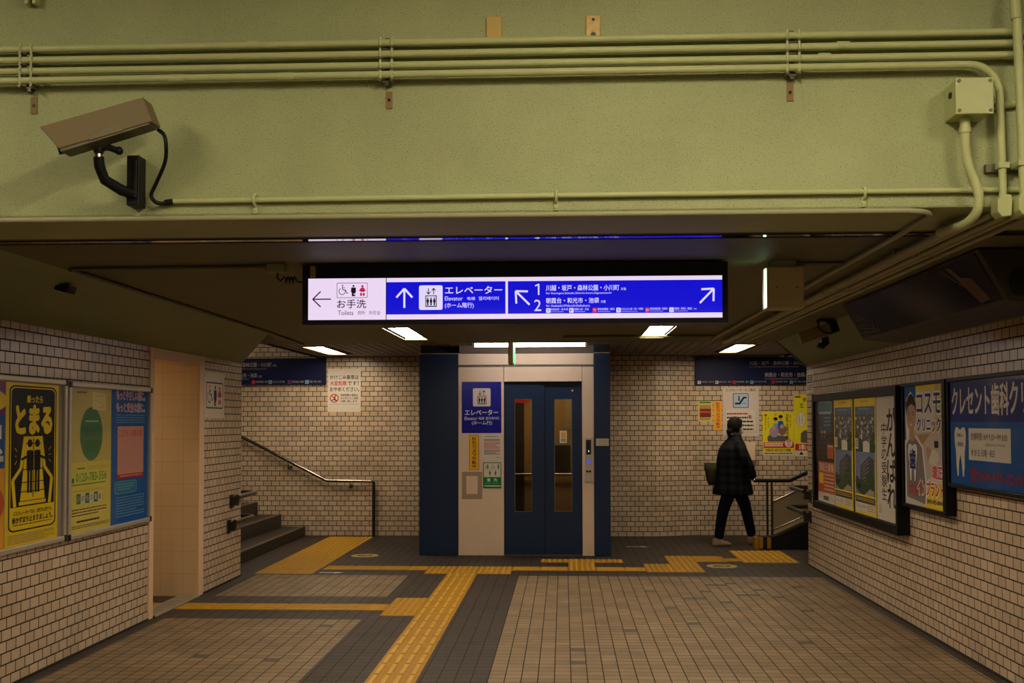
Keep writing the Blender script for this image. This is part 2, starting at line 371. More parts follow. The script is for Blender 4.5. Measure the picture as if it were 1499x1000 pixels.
# hall on the near side of the deep beam (where the camera stands)
HZ = 3.55
wall('wall_front_hall', [(-6.2, -6, -5, YB, 0, HZ), (6, 6.2, -5, YB, 0, HZ), (-6, 6, -5.2, -5, 0, HZ), (-6, XL - .2, YB, YB + .2, 0, ZC - .001), (XR + .2, 6, YB, YB + .2, 0, ZC - .001)])
b = MB(); b.box(-6.2, 6.2, -5.2, YB + .5, HZ, HZ + .2, M['haunch']); b.build('ceiling', kind='structure', origin=(0, 0, HZ))
# deep beam face above the passage
b = MB(); b.box(-6.2, 6.2, YB, YB + .5, ZC, HZ, M['beam']); b.build('wall_beam', kind='structure', origin=(0, YB, ZC), bevel=.008)
# soffit with two recesses for lamps
TR = [(-1.52, -1.30, 9.10, 10.45), (.72, .94, 9.07, 10.35)]
TN = [(-1.44, -1.22, 6.35, 7.6), (.66, .88, 6.35, 7.6)]          # added pair, unseen behind the hanging sign, to light the near walls
b = MB(); xs = [-3.16, -2.58, -1.52, -1.30, .72, .94, 2.13]
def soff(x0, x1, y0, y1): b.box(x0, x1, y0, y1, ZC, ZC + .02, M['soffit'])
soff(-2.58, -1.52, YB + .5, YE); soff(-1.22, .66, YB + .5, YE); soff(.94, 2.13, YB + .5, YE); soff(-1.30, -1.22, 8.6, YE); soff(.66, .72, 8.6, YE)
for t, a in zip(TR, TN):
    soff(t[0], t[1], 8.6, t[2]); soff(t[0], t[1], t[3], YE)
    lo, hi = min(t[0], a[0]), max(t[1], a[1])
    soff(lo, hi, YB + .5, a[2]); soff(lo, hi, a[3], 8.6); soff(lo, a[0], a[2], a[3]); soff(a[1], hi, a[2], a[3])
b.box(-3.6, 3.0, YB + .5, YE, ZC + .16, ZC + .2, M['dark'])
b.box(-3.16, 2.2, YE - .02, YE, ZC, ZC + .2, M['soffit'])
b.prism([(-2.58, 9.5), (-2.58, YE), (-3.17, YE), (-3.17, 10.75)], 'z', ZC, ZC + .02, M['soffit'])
b.build('ceiling', kind='structure', origin=(0, YB, ZC))
# sloped haunches between wall tiles and soffit, cut back obliquely at the far end
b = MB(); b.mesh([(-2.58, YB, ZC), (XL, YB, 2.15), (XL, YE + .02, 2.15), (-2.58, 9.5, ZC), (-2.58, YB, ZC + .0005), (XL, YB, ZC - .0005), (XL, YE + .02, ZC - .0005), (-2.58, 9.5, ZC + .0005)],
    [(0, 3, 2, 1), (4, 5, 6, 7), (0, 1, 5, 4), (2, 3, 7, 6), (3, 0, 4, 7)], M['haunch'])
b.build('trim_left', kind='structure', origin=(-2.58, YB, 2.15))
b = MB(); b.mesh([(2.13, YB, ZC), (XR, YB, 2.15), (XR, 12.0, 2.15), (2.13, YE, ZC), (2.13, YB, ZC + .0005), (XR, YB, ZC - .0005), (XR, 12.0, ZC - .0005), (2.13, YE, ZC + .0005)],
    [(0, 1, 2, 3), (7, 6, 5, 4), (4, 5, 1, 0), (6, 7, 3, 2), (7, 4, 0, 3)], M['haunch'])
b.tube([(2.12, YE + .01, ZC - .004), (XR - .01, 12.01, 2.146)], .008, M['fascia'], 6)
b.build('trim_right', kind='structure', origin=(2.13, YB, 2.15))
# joint strip in the soffit, polished
b = MB(); b.box(-2.58, 2.13, 4.66, 4.73, ZC - .002, ZC + .004, M['mirror_strip']); b.box(-2.58, 2.13, 4.648, 4.66, ZC - .004, ZC, M['dark']); b.box(-2.58, 2.13, 4.73, 4.742, ZC - .004, ZC, M['dark'])
b.build('trim_joint', kind='structure')
# slatted ceiling in front of lift and stairs, with two lamp recesses
RZ = 2.45; TB = [(-3.10, -2.86, 12.87, 14.35), (2.02, 2.25, 12.88, 14.32)]
b = MB(); x = -3.35
while x < 3.0:
    x1 = min(x + .118, 3.0); segs = [(YE, 14.84 if x1 < 1.24 else 15.0)]
    for t in TB:
        if x1 > t[0] and x < t[1]: segs = [(segs[0][0], t[2]), (t[3], segs[0][1])]
    for a, c in segs: b.box(x, x1 - .012, a, c, RZ, RZ + .02, M['rib'])
    x += .118
b.box(-3.35, 3.0, YE, 14.84, RZ + .14, RZ + .18, M['dark']); b.box(-3.37, -3.35, YE, 14.84, RZ - .02, RZ + .2, M['dark']); b.box(3.0, 3.02, YE, 15.0, RZ - .02, RZ + .2, M['dark'])
b.build('ceiling', kind='structure', origin=(0, YE, RZ))
b = MB(); b.box(-8.2, 8.2, 10.7, 15.3, 3.4, 3.6, M['soffit']); b.build('ceiling', kind='structure', origin=(0, 11, 3.4))
b = MB(); b.box(-8, 8, YE + .0, YE + .04, ZC + .22, 3.4, M['dark']); b.build('wall_front_stairs', kind='structure')
# dark gutter strips along the passage walls
for nm, xa, xb, ya, yb in (('baseboard_left', XL, XL + .012, YB, 8.49), ('baseboard_left', XL, XL + .012, 9.79, YE), ('baseboard_right', XR - .012, XR, YB, 12.0)):
    b = MB(); b.box(xa, xb, ya, yb, 0, .012, M['dark']); b.build(nm, kind='structure')
# toilet entrance: frame, tiled lobby, threshold grating
b = MB(); fx = XL + .012
b.box(fx - .22, fx, 8.49, 8.58, 0, 2.15, M['cream_frame']); b.box(fx - .22, fx, 9.66, 9.79, 0, 2.15, M['cream_frame']); b.box(fx - .22, fx, 8.58, 9.66, 2.06, 2.15, M['cream_frame'])
b.build('door_1', kind='structure', bevel=.004)
b = MB(); TT = M['toilet_tile']
b.box(-6, XL - .2, 9.66, 9.78, 0, 2.4, TT, True); b.box(-6, XL - .2, 8.4, 8.58, 0, 2.4, TT, True); b.box(-6.1, -6, 8.4, 9.78, 0, 2.4, TT, True)
b.box(XL - .22, XL, 9.655, 9.66, 0, 2.06, TT, True)
b.build('wall_toilet_lobby', kind='structure', origin=(-4, 9, 0))
b = MB(); b.box(-6, XL - .2, 8.58, 9.66, 2.2, 2.3, M['cream_frame']); b.build('ceiling', kind='structure')

# ================================================================== LAMPS
E_TR = emit('lit fluorescent diffuser', LAMP, L_TROFFER); E_HS = emit('lit side hall diffuser', LAMP, L_HALL * .5); E_HB = emit('added rear hall diffuser', LAMP, L_BACK); E_HALL = emit('lit hall diffuser', LAMP, L_HALL); E_TUBE = emit('lit tube', (1, .95, .95), L_TUBE)
E_ST = emit('added stair diffuser', LAMP, L_STAIR); E_TO = emit('lit warm diffuser', (1, .80, .52), L_TOILET); E_CAR = emit('lit car lamp', (1, .72, .38), L_CAR)
M['reflector'] = mat('white lamp reflector', (.75, .68, .6), .5)
def troffer(t, z, label):
    x0, x1, y0, y1 = t; th = thing('recessed_ceiling_light', ((x0 + x1) / 2, (y0 + y1) / 2, z), label, 'ceiling light', 'recessed lamps of the passage and lift lobby')
    b = MB(); h = .075; R = M['reflector']
    b.face([(x0, y0, z), (x1, y0, z), (x1, y0 + .03, z + h), (x0, y0 + .03, z + h)], R); b.face([(x0, y1, z), (x0, y1 - .03, z + h), (x1, y1 - .03, z + h), (x1, y1, z)], R)
    b.face([(x0, y0, z), (x0, y0 + .03, z + h), (x0, y1 - .03, z + h), (x0, y1, z)], R); b.face([(x1, y0, z), (x1, y1, z), (x1, y1 - .03, z + h), (x1, y0 + .03, z + h)], R)
    b.face([(x0, y0, z + h), (x0, y1, z + h), (x1, y1, z + h), (x1, y0, z + h)], R); b.build('reflector', th)
    b = MB(); xm = (x0 + x1) / 2; b.box(xm - .055, xm + .055, y0 + .05, y1 - .05, z + .018, z + .05, E_TR); b.build('diffuser', th, bevel=.01)
    b = MB(); f = .012
    for q in ((x0 - f, x0, y0 - f, y1 + f), (x1, x1 + f, y0 - f, y1 + f), (x0, x1, y0 - f, y0), (x0, x1, y1, y1 + f)): b.box(*q, z - .006, z + .002, M['soffit'])
    b.build('rim', th)
troffer(TR[0], ZC, 'lit recessed lamp in flat ceiling just below the left part of the hanging sign')
troffer(TR[1], ZC, 'lit recessed lamp in flat ceiling just below the right end of the hanging sign')
troffer(TN[0], ZC, 'added recessed lamp in the flat ceiling hidden behind the left part of the hanging sign')
troffer(TN[1], ZC, 'added recessed lamp in the flat ceiling hidden behind the right part of the hanging sign')
troffer(TB[0], RZ, 'lit recessed lamp in slatted ceiling above the white rushing warning at the left stairs')
troffer(TB[1], RZ, 'lit recessed lamp in slatted ceiling above the escalator notices on the right')
def hall_lamp(x, y, label, s=1.0, em=None, z=HZ, lx=.16, ly=.65):
    th = thing('surface_ceiling_light', (x, y, z), label, 'ceiling light')
    b = MB(); b.box(x - lx, x + lx, y - ly, y + ly, z - .05, z, M['reflector']); b.build('housing', th, bevel=.008)
    b = MB(); b.box(x - lx + .03, x + lx - .03, y - ly + .03, y + ly - .03, z - .075, z - .052, em or E_HALL); b.build('diffuser', th)
hall_lamp(-2.9, 2.3, 'ceiling lamp of the near hall, left of the camera', em=E_HS)
hall_lamp(.3, 2.0, 'ceiling lamp of the near hall, right above the camera')
hall_lamp(2.4, 1.9, 'ceiling lamp of the near hall, right of the camera', em=E_HS)
hall_lamp(-1.0, -2.6, 'added unseen ceiling lamp of the near hall, behind the camera on the left', em=E_HB, ly=.9)  # rear pair added out of view to lift the passage floor and walls
hall_lamp(1.2, -2.6, 'added unseen ceiling lamp of the near hall, behind the camera on the right', em=E_HB, ly=.9)
hall_lamp(-4.9, 12.9, 'added unseen ceiling lamp over the left stairs', em=E_ST, z=3.4)  # this and the next are added, unseen, to brighten stairs and escalator bay
hall_lamp(5.0, 13.6, 'added unseen ceiling lamp over the right escalator', em=E_ST, z=3.4)
hall_lamp(-4.7, 9.1, 'warm ceiling lamp inside the tiled toilet entrance', em=E_TO, z=2.2, ly=.25)
# lamp bar over the lift
th = thing('tube_light', (-.365, 12.15, RZ), 'long lit tube lamp on the ceiling over the lift doors', 'tube light')
b = MB(); b.box(-1.01, .265, 12.1, 12.2, 2.425, RZ, M['reflector']); b.build('housing', th)
b = MB(); b.tube([(-.99, 12.13, 2.405), (.25, 12.13, 2.405)], .02, E_TUBE, 12); b.build('tube', th)
b = MB(); b.box(-1.01, -.985, 12.1, 12.16, 2.385, 2.425, M['reflector']); b.build('tube_holder', th)
b = MB(); b.box(.24, .265, 12.1, 12.16, 2.385, 2.425, M['reflector']); b.build('tube_holder', th)
# exit sign seen edge-on, in front of the tube lamp
E_GR = emit('lit green sign face', (.12, .75, .30), 1.3)
th = thing('exit_sign', (-.55, 11.7, 2.16), 'thin hanging exit sign seen edge on, green lit side, before the tube lamp', 'exit sign')
b = MB(); b.box(-.58, -.528, 11.45, 11.95, 2.165, 2.385, M['cream']); b.build('housing', th, bevel=.004)
b = MB(); b.box(-.528, -.524, 11.47, 11.93, 2.18, 2.37, E_GR); b.build('lit_face', th, label='green lit face')
b = MB(); b.tube([(-.554, 11.6, 2.385), (-.554, 11.6, RZ)], .012, M['steel_dark']); b.build('hanger', th)
b = MB(); b.tube([(-.554, 11.8, 2.385), (-.554, 11.8, RZ)], .012, M['steel_dark']); b.build('hanger', th)

# ================================================================== LIFT
EY = 12.72
th = thing('elevator', (-.57, EY, 0), 'station lift with blue columns, cream panels and two blue sliding doors', 'elevator')
BM, CR = M['blue_metal'], M['cream']
for x0, x1, yf in ((-1.685, -1.227, EY), (.353, .54, EY - .05)):
    b = MB(); b.box(x0, x1, yf, 14.84, 0, 2.345, BM); b.build('column', th, bevel=.006)
b = MB(); b.box(-1.67, -1.475, EY + .02, EY + .2, 2.352, RZ - .002, M['black']); b.build('column_cap', th)
b = MB(); b.box(.355, .535, EY + .02, EY + .2, 2.352, RZ - .002, M['black']); b.build('column_cap', th)
b = MB(); b.box(-1.685, -1.2, EY - .01, EY + .2, 2.345, 2.352, M['cover']); b.build('column_trim', th)
b = MB(); b.box(.353, .54, EY - .06, EY + .2, 2.345, 2.352, M['cover']); b.build('column_trim', th)
b = MB(); b.box(-1.225, .352, EY - .01, EY + .25, 2.215, 2.345, CR); b.build('header_panel', th, bevel=.004)
b = MB(); b.box(-1.225, .352, EY + .01, EY + .25, 2.19, 2.215, M['steel_dark']); b.build('header_joint', th)
b = MB(); b.box(-1.225, -.695, EY, EY + .25, 0, 2.19, CR); b.build('side_panel', th, bevel=.003)
b = MB(); b.box(-.691, .213, EY, EY + .25, 2.02, 2.19, CR); b.build('lintel_panel', th, bevel=.003)
b = MB(); b.box(.217, .352, EY, EY + .25, 0, 2.19, CR); b.build('door_jamb', th, bevel=.003)
b = MB(); b.box(-1.225, .352, EY + .1, EY + .3, 2.345, RZ - .001, M['fascia']); b.build('fascia', th)
b = MB(); b.box(-.695, .217, EY - .02, EY + .25, 0, .006, M['steel_dark']); b.build('sill', th)
def door(x0, x1, y, gx0, gx1, extra=None):
    b = MB(); t = .03; z1 = 2.02
    b.box(x0, gx0, y, y + t, .007, z1, BM); b.box(gx1, x1, y, y + t, .007, z1, BM); b.box(gx0, gx1, y, y + t, .007, .50, BM); b.box(gx0, gx1, y, y + t, 1.818, z1, BM)
    d = b.build('door_panel', th)
    g = MB(); g.box(gx0, gx1, y + .012, y + .018, .50, 1.818, M['glass_dark']); g.build('glass', d, label='narrow window pane')
    g = MB(); f = .008
    for q in ((gx0, gx0 + f, .5, 1.818), (gx1 - f, gx1, .5, 1.818), (gx0 + f, gx1 - f, .5, .5 + f), (gx0 + f, gx1 - f, 1.818 - f, 1.818)): g.box(q[0], q[1], y - .003, y + .011, q[2], q[3], M['steel_dark'])
    g.build('glazing_bead', d)
    return d
door(-.694, -.226, EY + .06, -.573, -.367)
d2 = door(-.232, .216, EY + .1, -.110, .102)
b = MB(); b.cyl((.105, EY + .098, 1.915), (.105, EY + .103, 1.915), .012, M['steel']); b.build('door_stud', th)
# car interior behind the windows
b = MB(); y0, y1 = EY + .3, EY + 1.75; tn = M['tan_metal']
tn = mat('tan car lining', (.34, .24, .11), .5); b.box(-1.1, .34, y1, y1 + .05, 0, 2.2, tn); b.box(-1.15, -1.1, y0, y1, 0, 2.2, tn); b.box(.30, .34, y0, y1, 0, 2.2, tn); b.box(-1.1, .34, y0, y1, 2.2, 2.25, M['reflector'])
b.build('car_wall', th)
b = MB(); b.box(-.6, .1, y0 + .5, y0 + .9, 2.185, 2.199, E_CAR); b.build('car_lamp', th)
b = MB(); b.box(-.75, -.52, y1 - .006, y1 - .001, .25, 2.1, M['black']); b.build('dark_wall_panel', th)
b = MB(); b.box(-.72, -.45, y1 - .01, y1 - .006, 1.80, 1.96, RD); b.build('red_wall_panel', th)
b = MB(); b.box(-.2, .12, y1 - .008, y1 - .001, .93, 1.33, M['alu']); b.box(-.14, .09, y1 - .012, y1 - .008, .88, 1.24, M['black']); b.build('car_mirror', th)
b = MB(); b.box(.02, .14, y1 - .02, y1 - .001, 1.45, 2.0, M['alu']); b.build('car_panel', th)
for z in (.86,):
    b = MB(); b.tube([(-1.0, y1 - .07, z), (.28, y1 - .07, z)], .02, M['steel']); b.build('car_handrail', th)
b = MB(); b.tube([(-.70, y1 - .08, .34), (-.47, y1 - .08, .34)], .014, M['steel']); b.build('car_kick_rail', th)
# call panel on the jamb
b = MB(); b.box(.245, .333, EY - .012, EY - .001, .85, 1.36, M['alu']); cp = b.build('call_panel', th, bevel=.003)
b = MB(); b.box(.26, .318, EY - .015, EY - .0125, 1.17, 1.34, M['black']); b.build('display', cp)
b = MB(); b.box(.286, .294, EY - .0165, EY - .0155, 1.20, 1.22, emit('lit floor dot', (1, 1, 1), 1.0)); b.build('display_dot', cp)
b = MB(); b.box(.27, .308, EY - .017, EY - .0125, 1.07, 1.115, emit('lit blue button', (.05, .08, .75), .7)); b.build('wheelchair_button', cp, label='blue lit button')
b = MB(); b.cyl((.274, EY - .017, .975), (.274, EY - .0125, .975), .014, M['black']); b.cyl((.304, EY - .017, .975), (.304, EY - .0125, .975), .014, M['black']); b.build('call_button', cp)
b = MB(); b.box(.374, .522, EY - .062, EY - .0505, 1.27, 1.356, M['alu']); kp = b.build('switch_plate', th, bevel=.003)
b = MB(); b.cyl((.42, EY - .066, 1.31), (.42, EY - .063, 1.31), .012, M['ochre']); b.build('key_switch', kp)
b = MB(); b.cyl((.475, EY - .066, 1.32), (.475, EY - .063, 1.32), .014, M['ochre']); b.build('key_switch', kp)

# ================================================================== LEFT STAIRS AND HANDRAILS
th = thing('staircase', (-3.53, 13, 0), 'dark worn stone stairs rising to the left behind the tiled corner', 'stairs')
for i in range(9):
    x1 = -3.53 - .33 * i; z0 = 0 if i == 0 else .125 + .165 * (i - 1); z1 = .125 + .165 * i
    b = MB(); b.box(-7.98, x1, YE + .03, 14.845, z0 + (.0 if i == 0 else .001), z1, M['stair']); st = b.build('step', th, bevel=.006)
    b = MB(); b.box(x1 - .055, x1 + .004, YE + .035, 14.84, z1 + .0005, z1 + .006, M['nosing']); b.build('nosing', st, label='lighter worn nosing strip')
SR = M['steel_rail']
th = thing('stair_handrail', (-2.575, 14.78, 0), 'stainless handrail sloping down the back wall to a floor post by the left stairs', 'handrail')
b = MB(); y = 14.77; pts = [(-6.2, y, 2.27), (-3.26, y, .775)] + [(-3.22, y, .755), (-2.62, y, .748)]
pts += [(-2.59, y, .742), (-2.578, y, .725)]; b.tube(pts, .022, SR, 12); b.build('rail', th)
b = MB(); b.tube([(-2.577, y, 0), (-2.577, y, .735)], .022, M['rail_dark'], 12); b.build('post', th)
for bx, bz in ((-3.75, .99), (-4.9, 1.58), (-2.9, .735)):
    b = MB(); b.tube([(bx, y, bz), (bx, y, bz - .05), (bx, 14.85, bz - .06)], .009, M['steel_dark'], 8); b.cyl((bx, 14.838, bz - .06), (bx, 14.85, bz - .06), .03, M['steel_dark']); b.build('wall_bracket', th)
def corner_rail(side, z, ya, yb, label):
    s = 1 if side == 'L' else -1; X = (XL if side == 'L' else XR); xr = X + s * .075
    t = thing('corner_handrail', (xr, ya, z), label, 'handrail')
    b = MB(); y2 = yb - .1
    b.tube([(xr, ya, z), (xr, y2, z)] + arc((xr - s * .1, y2), .1, 0 if s > 0 else pi, pi / 2, 6, lambda x, y: (x, y, z))[1:] + [(xr - s * .6, yb, z)], .024, M['rail_dark'], 12); b.build('rail', t)
    b = MB(); b.box(min(X, xr), max(X, xr), ya + .02, ya + .07, z - .085, z - .0, M['rail_dark']); b.box(min(X, X + s * .012), max(X, X + s * .012), ya - .01, ya + .1, z - .11, z + .02, M['rail_dark']); b.build('wall_bracket', t)
corner_rail('L', .82, 10.6, 11.3, 'upper steel rail end wrapping the left tiled corner toward the stairs')
corner_rail('L', .58, 10.52, 11.22, 'lower steel rail end wrapping the left tiled corner toward the stairs')
corner_rail('R', .80, 11.82, 12.6, 'upper steel rail end wrapping the right tiled corner by the escalator')
corner_rail('R', .57, 11.84, 12.75, 'lower steel rail end wrapping the right tiled corner by the escalator')

# ================================================================== ESCALATOR (right)
th = thing('escalator', (2.4, 13.4, 0), 'escalator rising to the right behind the tiled corner, black skirt and glass side', 'escalator')
ya = 13.4
def slope(x): return .165 + max(0, x - 2.53) * .45
for yy, nm in ((ya, 'skirt'),):
    b = MB(); b.prism([(2.36, 0), (6.5, 0), (6.5, slope(6.5)), (2.56, .165), (2.36, .15)], 'y', yy, yy + .16, M['black']); b.build(nm, th, bevel=.01)
    b = MB(); b.prism([(2.545, slope(2.545) + .005), (6.5, slope(6.5) + .005), (6.5, slope(6.5) + .05), (2.545, slope(2.545) + .05)], 'y', yy + .05, yy + .14, M['cover']); b.build('skirt_cap', th)
b = MB()
b.box(2.31, 2.357, ya - .01, ya + .17, .0, .15, M['yellow']); b.build('newel_base', th, label='yellow and black base end', bevel=.01)
b = MB(); b.box(2.36, 2.405, ya - .006, ya - .0005, .012, .148, M['yellow']); b.box(2.455, 2.50, ya - .006, ya - .0005, .012, .148, M['yellow']); b.build('warning_stripe', th, label='yellow stripes on black')
for yy in (ya + .07,):
    b = MB(); b.prism([(2.535, .23), (6.4, .23 + 3.865 * .45), (6.4, .56 + 3.865 * .45), (2.535, .56)], 'y', yy, yy + .012, M['panel_dim']); b.build('side_panel', th, label='sloping pale side panel')
    b = MB(); b.tube([(2.535, yy + .006, .57), (6.4, yy + .006, .57 + 3.865 * .45)], .012, SR); b.build('panel_rail', th)
    b = MB(); b.tube([(2.535, yy + .006, .225), (6.4, yy + .006, .225 + 3.865 * .45)], .012, SR); b.build('panel_rail', th)
    b = MB(); b.tube([(2.475, yy + .006, .165), (2.475, yy + .006, .825)], .014, M['rail_dark']); b.build('post', th)
    b = MB(); b.tube([(2.53, yy + .006, .165), (2.53, yy + .006, .825)], .014, M['rail_dark']); b.build('post', th)
    b = MB(); b.tube([(2.325, yy + .006, .83), (2.75, yy + .006, .83), (2.93, yy + .006, .915), (6.2, yy + .006, 2.39)], .024, M['black'], 12); b.ball((2.325, yy + .006, .83), .02, .024, .024, M['steel']); b.build('handrail', th)
for i in range(9):
    x0 = 2.75 + .36 * i; b = MB(); b.box(x0, x0 + .36, ya + .165, 14.6, .0 if i < 1 else .18 * (i - 1), .02 + .18 * i if i else .02, M['steel_dark']); b.build('step', th)

# ================================================================== TACTILE PAVING
YL = M['yellow']
def tactile(name, label, x0, x1, y0, y1, kind, cell=.3):
    b = MB(); z = .003; b.box(x0, x1, y0, y1, .0003, z, YL)
    if kind == 'bars_y' or kind == 'bars_x':
        u0, u1, v0, v1 = (x0, x1, y0, y1) if kind == 'bars_y' else (y0, y1, x0, x1)
        n = max(1, round((u1 - u0) / .075)); p = (u1 - u0) / n
        for i in range(n):
            c = u0 + p * (i + .5); v = v0
            while v < v1 - .05:
                e = min(v + cell, v1)
                q = (c - .014, c + .014, v + .012, e - .012)
                if kind == 'bars_x': q = (q[2], q[3], q[0], q[1])
                b.box(*q, z, z + .005, M['yellow_rib']); v = e
    else:
        nx = round((x1 - x0) / .06); ny = round((y1 - y0) / .06)
        for i in range(nx):
            for j in range(ny):
                cx = x0 + (x1 - x0) * (i + .5) / nx; cy = y0 + (y1 - y0) * (j + .5) / ny; r = .014
                P = [(cx + r * math.cos(2 * pi * k / 8), cy + r * math.sin(2 * pi * k / 8), z) for k in range(8)] + [(cx + .7 * r * math.cos(2 * pi * k / 8), cy + .7 * r * math.sin(2 * pi * k / 8), z + .005) for k in range(8)]
                b.mesh(P, [(k, (k + 1) % 8, 8 + (k + 1) % 8, 8 + k) for k in range(8)] + [tuple(range(8, 16))], M['yellow_rib'])
    b.build(name, None, label, 'tactile paving')
tactile('tactile_strip', 'yellow ribbed guide strip running from the foreground straight to the lift', -1.19, -.885, 5.2, 11.165, 'bars_y')
tactile('tactile_pad', 'yellow dotted pad on the left edge of the foreground guide strip', -1.475, -1.193, 8.74, 9.62, 'dots')
tactile('tactile_strip', 'yellow ribbed strip branching left into the toilet entrance', -3.232, -1.478, 8.98, 9.28, 'bars_x')
tactile('tactile_strip', 'yellow ribbed strip on the floor inside the tiled toilet entrance', -4.9, -3.428, 8.98, 9.28, 'bars_x')
tactile('tactile_strip', 'yellow ribbed strip from the crossing before the lift toward the left stairs', -2.535, -1.435, 11.43, 11.72, 'bars_x')
tactile('tactile_pad', 'yellow dotted crossing pad at the far end of the guide strip', -1.432, -.545, 11.168, 11.73, 'dots')
tactile('tactile_strip', 'yellow ribbed strip between the crossing pad and the lift door pad', -.542, .047, 11.44, 11.72, 'bars_x')
tactile('tactile_pad', 'yellow dotted pad joining the cross strip to the lift door row', .05, .335, 11.44, 12.095, 'dots')
tactile('tactile_pad', 'yellow dotted row right in front of the lift doors', -.255, .655, 12.098, 12.385, 'dots')
tactile('tactile_strip', 'yellow ribbed strip right of the lift door pad toward the escalator', .338, .857, 11.43, 11.70, 'bars_x')
tactile('tactile_pad', 'yellow dotted L bend pad in the strip toward the escalator', .86, 1.147, 11.36, 12.0, 'dots')
tactile('tactile_pad', 'long yellow dotted pad right of the bend toward the escalator', 1.15, 1.455, 11.36, 12.72, 'dots')
tactile('tactile_strip', 'short wide yellow strip leading right to the escalator warning pad', 1.458, 1.80, 12.2, 12.70, 'bars_x')
tactile('tactile_strip', 'short narrow yellow strip touching the escalator warning pad', 1.803, 1.965, 12.25, 12.50, 'bars_x')
tactile('tactile_pad', 'large yellow warning pad at the foot of the escalator', 1.968, 2.58, 12.13, 13.24, 'bars_y')
tactile('tactile_pad', 'large yellow warning pad at the foot of the left stairs', -3.17, -2.57, 11.1, 14.70, 'dots')
def ring(cx, cy, r, label):
    b = MB(); N = 28
    for i in range(N):
        a, c = 2 * pi * i / N, 2 * pi * (i + 1) / N
        b.face([(cx + r * math.cos(a), cy + r * math.sin(a), .0015), (cx + r * math.cos(c), cy + r * math.sin(c), .0015), (cx + .6 * r * math.cos(c), cy + .6 * r * math.sin(c), .0015), (cx + .6 * r * math.cos(a), cy + .6 * r * math.sin(a), .0015)][::1], OLV)
    b.face([(cx + .6 * r * math.cos(2 * pi * i / N), cy + .6 * r * math.sin(2 * pi * i / N), .0012) for i in range(N)], LK)
    b.face([(cx - .3 * r, cy - .1 * r, .002), (cx + .1 * r, cy - .1 * r, .002), (cx + .1 * r, cy - .3 * r, .002), (cx + .4 * r, cy, .002), (cx + .1 * r, cy + .3 * r, .002), (cx + .1 * r, cy + .1 * r, .002), (cx - .3 * r, cy + .1 * r, .002)], OLV)
    b.build('floor_sticker', None, label, 'floor sticker')
ring(-2.31, 12.66, .16, 'round yellow and black floor sticker near the left stairs')
ring(1.69, 11.86, .165, 'round yellow and black floor sticker near the escalator pad')
def smear(cx, cy, sx, sy, label):
    b = MB(); pts = [(-1, -.3), (.2, -.35), (.25, -.8), (1, 0), (.25, .8), (.2, .35), (-1, .4)]
    b.face([(cx + sx * a, cy + sy * c, .0012) for a, c in pts], WS); b.build('floor_arrow', None, label, 'floor sticker')
smear(-2.39, 11.22, .13, .09, 'worn white floor arrow beside the stair warning pad')
smear(.92, 13.66, .15, .1, 'worn white floor arrow right of the lift')
# threshold grating at the toilet entrance
th = thing('drain_grate', (-3.33, 9.12, 0), 'narrow slotted floor grate across the toilet entrance', 'floor grate')
b = MB(); b.box(-3.41, -3.25, 8.60, 9.64, .008, .010, M['black']); b.build('tray', th)
b = MB(); b.box(-3.42, -3.41, 8.6, 9.64, .0035, .016, M['alu']); b.box(-3.25, -3.24, 8.6, 9.64, .0035, .016, M['alu']); b.build('rim', th)
b = MB(); y = 8.62
while y < 9.62: b.box(-3.41, -3.25, y, y + .022, .010, .016, M['alu']); y += .045
b.build('bars', th)

# ================================================================== DEEP BEAM: CONDUITS, CLAMPS, CAMERA, JUNCTION BOX
PP = M['pipe']; PY = 4.075; QY = 4.105
def pipe(name, label, pts, r, couplings=(), mat_=None, n=12):
    m = mat_ or PP
    th = thing(name, pts[0], label, 'pipe')
    b = MB(); b.tube(pts, r, m, n); b.build('tube', th)
    for a, c in couplings:
        b = MB(); b.tube([a, c], r * 1.18, m, n); b.build('coupling', th)
    return th
zs = (2.990, 2.947, 2.904, 2.864)
for i, (z, nm) in enumerate(zip(zs[:3], ('topmost', 'second', 'third'))):
    cx = (-1.2, 1.02, .95)[i]
    pipe('conduit', nm + ' of the four parallel green pipes across the deep beam, counted from the top', [(-5.9, PY, z), (5.9, PY, z - .004)], .0135, [((cx, PY, z), (cx + .045, PY, z))])
pipe('conduit', 'green pipe at the very top edge of the beam, barely in view', [(-5.9, PY - .03, 3.246), (1.55, PY - .03, 3.246)], .016)
z = zs[3]; pts = [(-5.9, PY - .004, z), (1.50, PY - .004, z + .002)] + arc((1.50, z + .002 - .11), .11, pi / 2, 0, 8, lambda x, y: (x, PY - .004, y))[1:] + [(1.616, PY - .004, 2.37)]
pipe('conduit', 'lowest of the four green pipes, bending down at the right to the beam edge', pts, .014, [((-1.5, PY - .004, z), (-1.44, PY - .004, z)), ((-1.08, PY - .004, z), (-1.02, PY - .004, z))])
pipe('conduit', 'thick vertical green pipe at the far right of the deep beam', [(1.655, PY - .04, HZ - .01), (1.66, PY - .04, 3.1), (1.677, PY - .04, 2.37)], .0165, [((1.659, PY - .04, 3.02), (1.6565, PY - .04, 3.09))])
pipe('conduit', 'thin lower green pipe from the security camera across the bottom of the beam', [(-1.494, QY, 2.398), (0, QY, 2.404), (1.7, QY, 2.406), (5.9, QY, 2.406)], .0105, [((1.50, QY, 2.4062), (1.56, QY, 2.4062))])
zz = ZC - .02
pts = [(-5.9, YB - .012, ZC - .012), (1.28, YB - .012, ZC - .012)] + arc((1.28, YB + .10), .115, -pi / 2, 0, 6, lambda x, y: (x, y, ZC - .014))[1:] + [(1.40, 4.6, zz), (1.405, 10.4, zz)]
pipe('conduit', 'thin green pipe along the lower beam edge, turning back under the soffit at right', pts, .011, [], M['pipe_soffit'])
